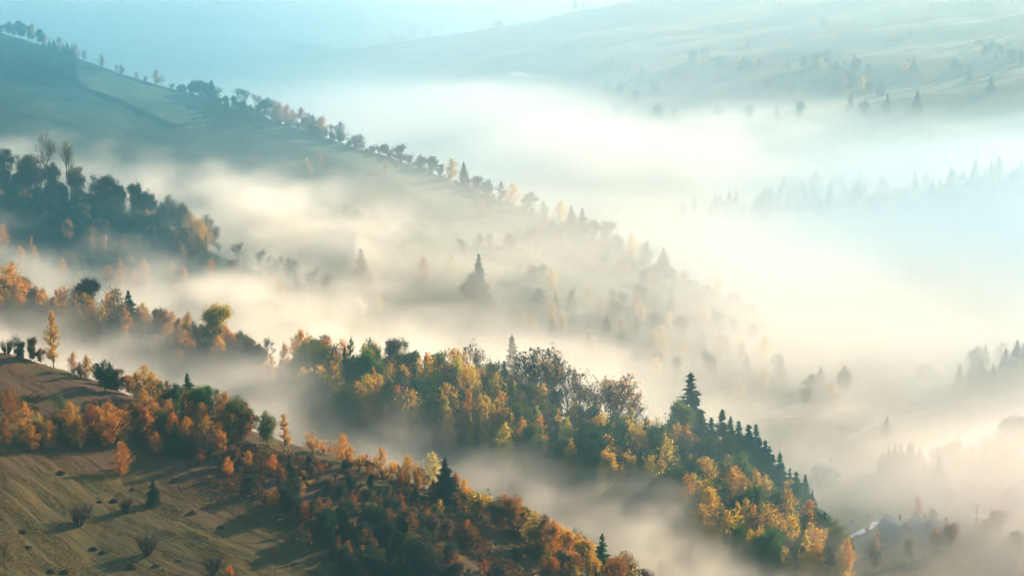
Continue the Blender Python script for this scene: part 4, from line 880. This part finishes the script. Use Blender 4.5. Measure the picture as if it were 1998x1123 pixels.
fence('wooden_fence', [ground_px(u, v, 800) for u, v in ((150,168),(200,192),(250,215),(300,236),(345,256))], 'rail fence running down the upper meadow beside the dark hedge', 'the meadow fence', step=3.0)
def leaf_mass(name, X, Y, Z, hs, size, colr, label, cat, kind=None, flat=0.0, mat=None):
    g3 = np.random.default_rng(len(X)); C = np.stack([X, Y, Z + hs], 1); V, F = leaves(C, size, g3, flat)
    o = link(name, mesh_np(name, V, F3=F, mats=[mat or M_leaf])); o.color = (*colr, 1); tag(o, label, cat, kind=kind); return o
hp = np.array([ground_px(u, v, 800) for u, v in ((146,165),(200,190),(250,213),(300,234),(340,252))])
tt = rng.uniform(0, 4, 7000); i0 = np.minimum(tt.astype(int), 3); q = (tt - i0)[:, None]; HP = hp[i0] * (1 - q) + hp[i0 + 1] * q
hx = HP[:, 0] + rng.normal(0, .8, 7000); hy = HP[:, 1] + 1.8 + rng.normal(0, .8, 7000); n_ = 1.1 + fbm(hx / 6, hy / 6, 9, 2) * 1.3
leaf_mass('hedge', hx, hy, height(hx, hy), rng.uniform(0, 1, 7000) * np.clip(n_, .2, 3), .2, (.02, .03, .025), 'straight dark hedge running down the upper meadow from a dark tree', 'hedge')
LM.append((col.objects['hedge'], 'the dark meadow hedge'))
# dense underwood, sampled evenly over polygons given in the picture
def ground_poly(P, n, dmin=200):
    Q = np.array([hit(u, v, dmin)[:2] for u, v in P]); lo, hi = Q.min(0), Q.max(0); X = rng.uniform(lo[0], hi[0], n * 4); Y = rng.uniform(lo[1], hi[1], n * 4)
    c = np.zeros(len(X), bool); m = len(Q); j = m - 1
    for i in range(m):
        yi, yj, xi, xj = Q[i][1], Q[j][1], Q[i][0], Q[j][0]
        if yi != yj: c ^= ((yi > Y) != (yj > Y)) & (X < (xj - xi) * (Y - yi) / (yj - yi) + xi)
        j = i
    X, Y = X[c][:n], Y[c][:n]; return X, Y
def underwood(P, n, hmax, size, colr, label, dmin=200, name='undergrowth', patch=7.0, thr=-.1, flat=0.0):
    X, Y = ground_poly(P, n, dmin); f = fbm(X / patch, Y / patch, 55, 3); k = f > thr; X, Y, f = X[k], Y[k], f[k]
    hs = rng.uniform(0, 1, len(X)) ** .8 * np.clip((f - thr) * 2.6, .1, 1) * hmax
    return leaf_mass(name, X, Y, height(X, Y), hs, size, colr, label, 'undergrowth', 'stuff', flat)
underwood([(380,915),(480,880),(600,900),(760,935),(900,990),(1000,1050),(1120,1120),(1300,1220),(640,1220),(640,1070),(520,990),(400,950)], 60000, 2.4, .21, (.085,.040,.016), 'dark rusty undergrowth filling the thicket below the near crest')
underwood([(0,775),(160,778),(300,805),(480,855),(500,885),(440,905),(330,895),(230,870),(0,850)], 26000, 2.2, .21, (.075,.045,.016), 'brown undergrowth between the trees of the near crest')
underwood([(560,740),(750,790),(900,815),(1060,865),(1250,910),(1400,960),(1500,1020),(1600,1095),(1690,1190),(1400,1200),(1250,1040),(1000,960),(780,900),(560,850)], 52000, 4.5, .32, (.045,.060,.022), 'dark green undergrowth covering the slope of the middle ridge', 430, patch=12)
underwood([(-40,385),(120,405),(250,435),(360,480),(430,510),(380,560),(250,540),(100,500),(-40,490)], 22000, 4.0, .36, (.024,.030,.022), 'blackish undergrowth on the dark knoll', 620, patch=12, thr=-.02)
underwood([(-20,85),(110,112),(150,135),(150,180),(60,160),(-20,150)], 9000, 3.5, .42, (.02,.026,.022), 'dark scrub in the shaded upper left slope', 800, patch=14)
# rough grass of the near meadow and the heath hump
def tussock(P, n, colr, label, hmax=.32):
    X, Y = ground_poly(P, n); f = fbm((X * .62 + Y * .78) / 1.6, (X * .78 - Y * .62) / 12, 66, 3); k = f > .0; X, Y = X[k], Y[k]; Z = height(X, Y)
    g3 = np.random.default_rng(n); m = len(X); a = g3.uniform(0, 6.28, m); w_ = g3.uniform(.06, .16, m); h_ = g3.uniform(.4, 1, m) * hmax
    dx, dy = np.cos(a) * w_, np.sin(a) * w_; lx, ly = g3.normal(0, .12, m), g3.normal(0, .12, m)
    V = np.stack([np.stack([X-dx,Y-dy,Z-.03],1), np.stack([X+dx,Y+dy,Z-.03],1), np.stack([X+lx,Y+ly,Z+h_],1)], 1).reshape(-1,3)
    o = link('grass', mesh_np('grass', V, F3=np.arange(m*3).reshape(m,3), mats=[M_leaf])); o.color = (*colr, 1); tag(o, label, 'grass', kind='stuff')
tussock([(-60,890),(120,850),(330,890),(420,950),(560,1010),(660,1080),(700,1300),(-60,1300)], 90000, (.12,.085,.022), 'dry ochre grass tufts over the open near meadow')
tussock([(-60,690),(80,705),(175,745),(120,775),(-60,775)], 16000, (.20,.105,.060), 'reddish heath tufts on the hump at the left', .5)
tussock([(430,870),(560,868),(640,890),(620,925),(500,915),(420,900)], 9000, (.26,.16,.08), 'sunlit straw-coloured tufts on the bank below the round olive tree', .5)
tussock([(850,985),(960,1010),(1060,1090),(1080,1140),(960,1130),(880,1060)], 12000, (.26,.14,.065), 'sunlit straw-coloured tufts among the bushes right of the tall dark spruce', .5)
# molehills
import bmesh
bm = bmesh.new(); bmesh.ops.create_icosphere(bm, subdivisions=3, radius=1)
for v_ in bm.verts:
    p = v_.co; n_ = float(fbm(np.array([p.x * 2 + 9]), np.array([p.y * 2 + p.z]), 8, 3)[0]); v_.co = Vector((p.x * (1 + .5 * n_), p.y * (1 + .5 * n_), max(-.2, p.z * .55 * (1 + n_))))
mh = bpy.data.meshes.new('molehill'); bm.to_mesh(mh); bm.free(); mh.materials.append(M_soil)
HILLS = [(117,927,.8,'beside the shadow of the lone orange birch'),(45,1043,.7,'far left on the open meadow'),(180,1074,.8,'left one of a pair below the round russet bush'),(202,1079,.75,'right one of a pair below the round russet bush'),(256,1107,.95,'near the bottom below the grey-brown bush'),(338,940,.7,'up the slope from the little dark spruce'),(375,1000,.75,'right of the little dark spruce'),(430,1029,.8,'rightmost on the open meadow'),(222,978,.9,'just left of the little dark spruce'),(56,1073,.7,'beside the black bare tree in the corner'),(127,1116,.75,'at the bottom edge, middle of three there'),(98,1119,.7,'at the bottom edge, left of three there'),(260,958,.7,'between the lone orange birch and the little spruce'),(193,981,.6,'right above the round russet bush'),(304,1106,.6,'at the bottom under the grey-brown bush')]
for u, v, s, t in HILLS:
    x, y, z = hit(u, v); o = link('molehill', mh); o.location = (x, y, z - .1); o.scale = (s * 1.15, s, s * random.uniform(.8, 1.2)); o.rotation_euler = (0, 0, random.uniform(0, 6)); tag(o, 'small dark earth mound ' + t, 'mound', 'molehills on the near meadow')
# ------------------------------------------------------------------ road, track and stream, laid on the ground
def strip(name, px, width, mat, lift, dmin=200):
    P = np.array([hit(u, v, dmin)[:2] for u, v in px]); seg = np.hypot(*(P[1:] - P[:-1]).T); S = np.concatenate([[0], np.cumsum(seg)])
    T_ = np.arange(0, S[-1], 1.5); X = np.interp(T_, S, P[:, 0]); Y = np.interp(T_, S, P[:, 1])
    K = np.ones(9) / 9; X = np.convolve(np.pad(X, 4, 'edge'), K, 'valid'); Y = np.convolve(np.pad(Y, 4, 'edge'), K, 'valid')
    dx, dy = np.gradient(X), np.gradient(Y); L = np.hypot(dx, dy) + 1e-9; nx, ny = -dy / L, dx / L
    nrow = 9; offs = np.linspace(-.5, .5, nrow)[None, :] * (width * (1 + .25 * vnoise(T_ / 9, T_ * 0, 3)))[:, None]
    XX = X[:, None] + nx[:, None] * offs; YY = Y[:, None] + ny[:, None] * offs; ZZ = height(XX, YY) + lift
    ZZ = np.maximum(ZZ, (ZZ[:, nrow // 2])[:, None] - .05)
    ix = np.arange(XX.size).reshape(XX.shape); F = np.stack([ix[:-1,:-1], ix[1:,:-1], ix[1:,1:], ix[:-1,1:]], -1).reshape(-1,4)
    o = link(name, mesh_np(name, np.stack([XX.ravel(), YY.ravel(), ZZ.ravel()], 1), F4=F, mats=[mat], smooth=True)); tag(o, kind='structure'); return o
strip('road', [(1815,905),(1835,880),(1860,866),(1900,850),(1945,832),(1975,812),(2010,790),(2060,770)], 5.5, M_road, .10)
strip('road', [(1880,1000),(1930,1010),(1965,1030),(1990,1050),(2040,1100)], 3.4, M_road, .10)
strip('path', [(1330,815),(1450,815),(1560,812),(1640,803),(1690,788)], 2.2, M_track, .09, 560)
strip('stream', [(1560,1120),(1600,1078),(1622,1062),(1650,1052),(1680,1040),(1700,1028),(1712,1012)], 2.0, M_water, .08)
strip('path', [(1650,860),(1700,830),(1760,815),(1830,800)], 2.2, M_track, .09, 560)

# ------------------------------------------------------------------ a label for every plant, told by the landmark nearest to it
NOUN = {'birch_tree': ('birch', 'tree'), 'orange_birch_tree': ('small leafy tree', 'tree'), 'reddish_birch_tree': ('leafy tree', 'tree'), 'narrow_birch_tree': ('slim birch', 'tree'), 'broadleaf_tree': ('round leafy tree', 'tree'), 'green_broadleaf_tree': ('bushy tree', 'tree'),
        'dark_broadleaf_tree': ('dense leafy tree', 'tree'), 'brown_broadleaf_tree': ('round-crowned tree', 'tree'), 'bare_tree': ('bare tree', 'tree'), 'spruce_tree': ('spruce', 'spruce tree'), 'shrub': ('bush', 'bush'), 'bare_shrub': ('leafless bush', 'bush')}
def screen(p):
    d = p[1] * math.cos(PITCH) + (CAMZ - p[2]) * math.sin(PITCH); up = p[1] * math.sin(PITCH) - (CAMZ - p[2]) * math.cos(PITCH)
    return 999 + FPX * p[0] / d, 561.5 - FPX * up / d
GRP = {NEAR: 'trees on and below the near crest', MID: 'trees of the middle wooded ridge', KNOLL: 'trees of the dark wooded knoll', LONG: 'trees of the long upper hillside', FAR_H: 'trees on the far hazy ridge'}
lms = [(screen(o.location), ph, o.location.y, o) for o, ph in LM]
pend = {}
for t in TREES:
    o = t['o']; tag(o, cat=NOUN[t['kind']][1] if t['kind'] in NOUN else 'tree', group=GRP.get(t['region'], t['region']))
    if t['label']: tag(o, t['label']); continue
    u, v = screen(o.location)
    best = min(lms, key=lambda L: math.hypot(L[0][0] - u, (L[0][1] - v) * 1.4) + abs(L[2] - o.location.y) * .25 + (1e9 if L[3] is o else 0))
    dx, dy = u - best[0][0], v - best[0][1]
    rel = ('right of ' if dx > 0 else 'left of ') if abs(dx) > abs(dy) * 1.3 else ('below ' if dy > 0 else 'above ')
    noun = NOUN[t['kind']][0]; c = t['colour']
    size = ''
    pend.setdefault((c, noun, rel, best[1]), []).append((math.hypot(dx, dy), t['H'], o))
ORD = ['nearest', 'second nearest', 'third nearest', 'fourth nearest', 'fifth nearest']
for (c, noun, rel, ph), L in pend.items():
    L.sort(key=lambda q: q[0])
    art = rel + ph
    for i, (d, H, o) in enumerate(L):
        if len(L) == 1: lab = f"{c} {noun} standing {art}"
        elif i < 5 and len(L) <= 6 or i < 3: lab = f"{c} {noun} {ORD[i]} {art}"
        else:
            lab = f"{c} {noun} in the crowd farther {art}"; o['group'] = (f"{c} {noun}s {art}")
        o['label'] = lab
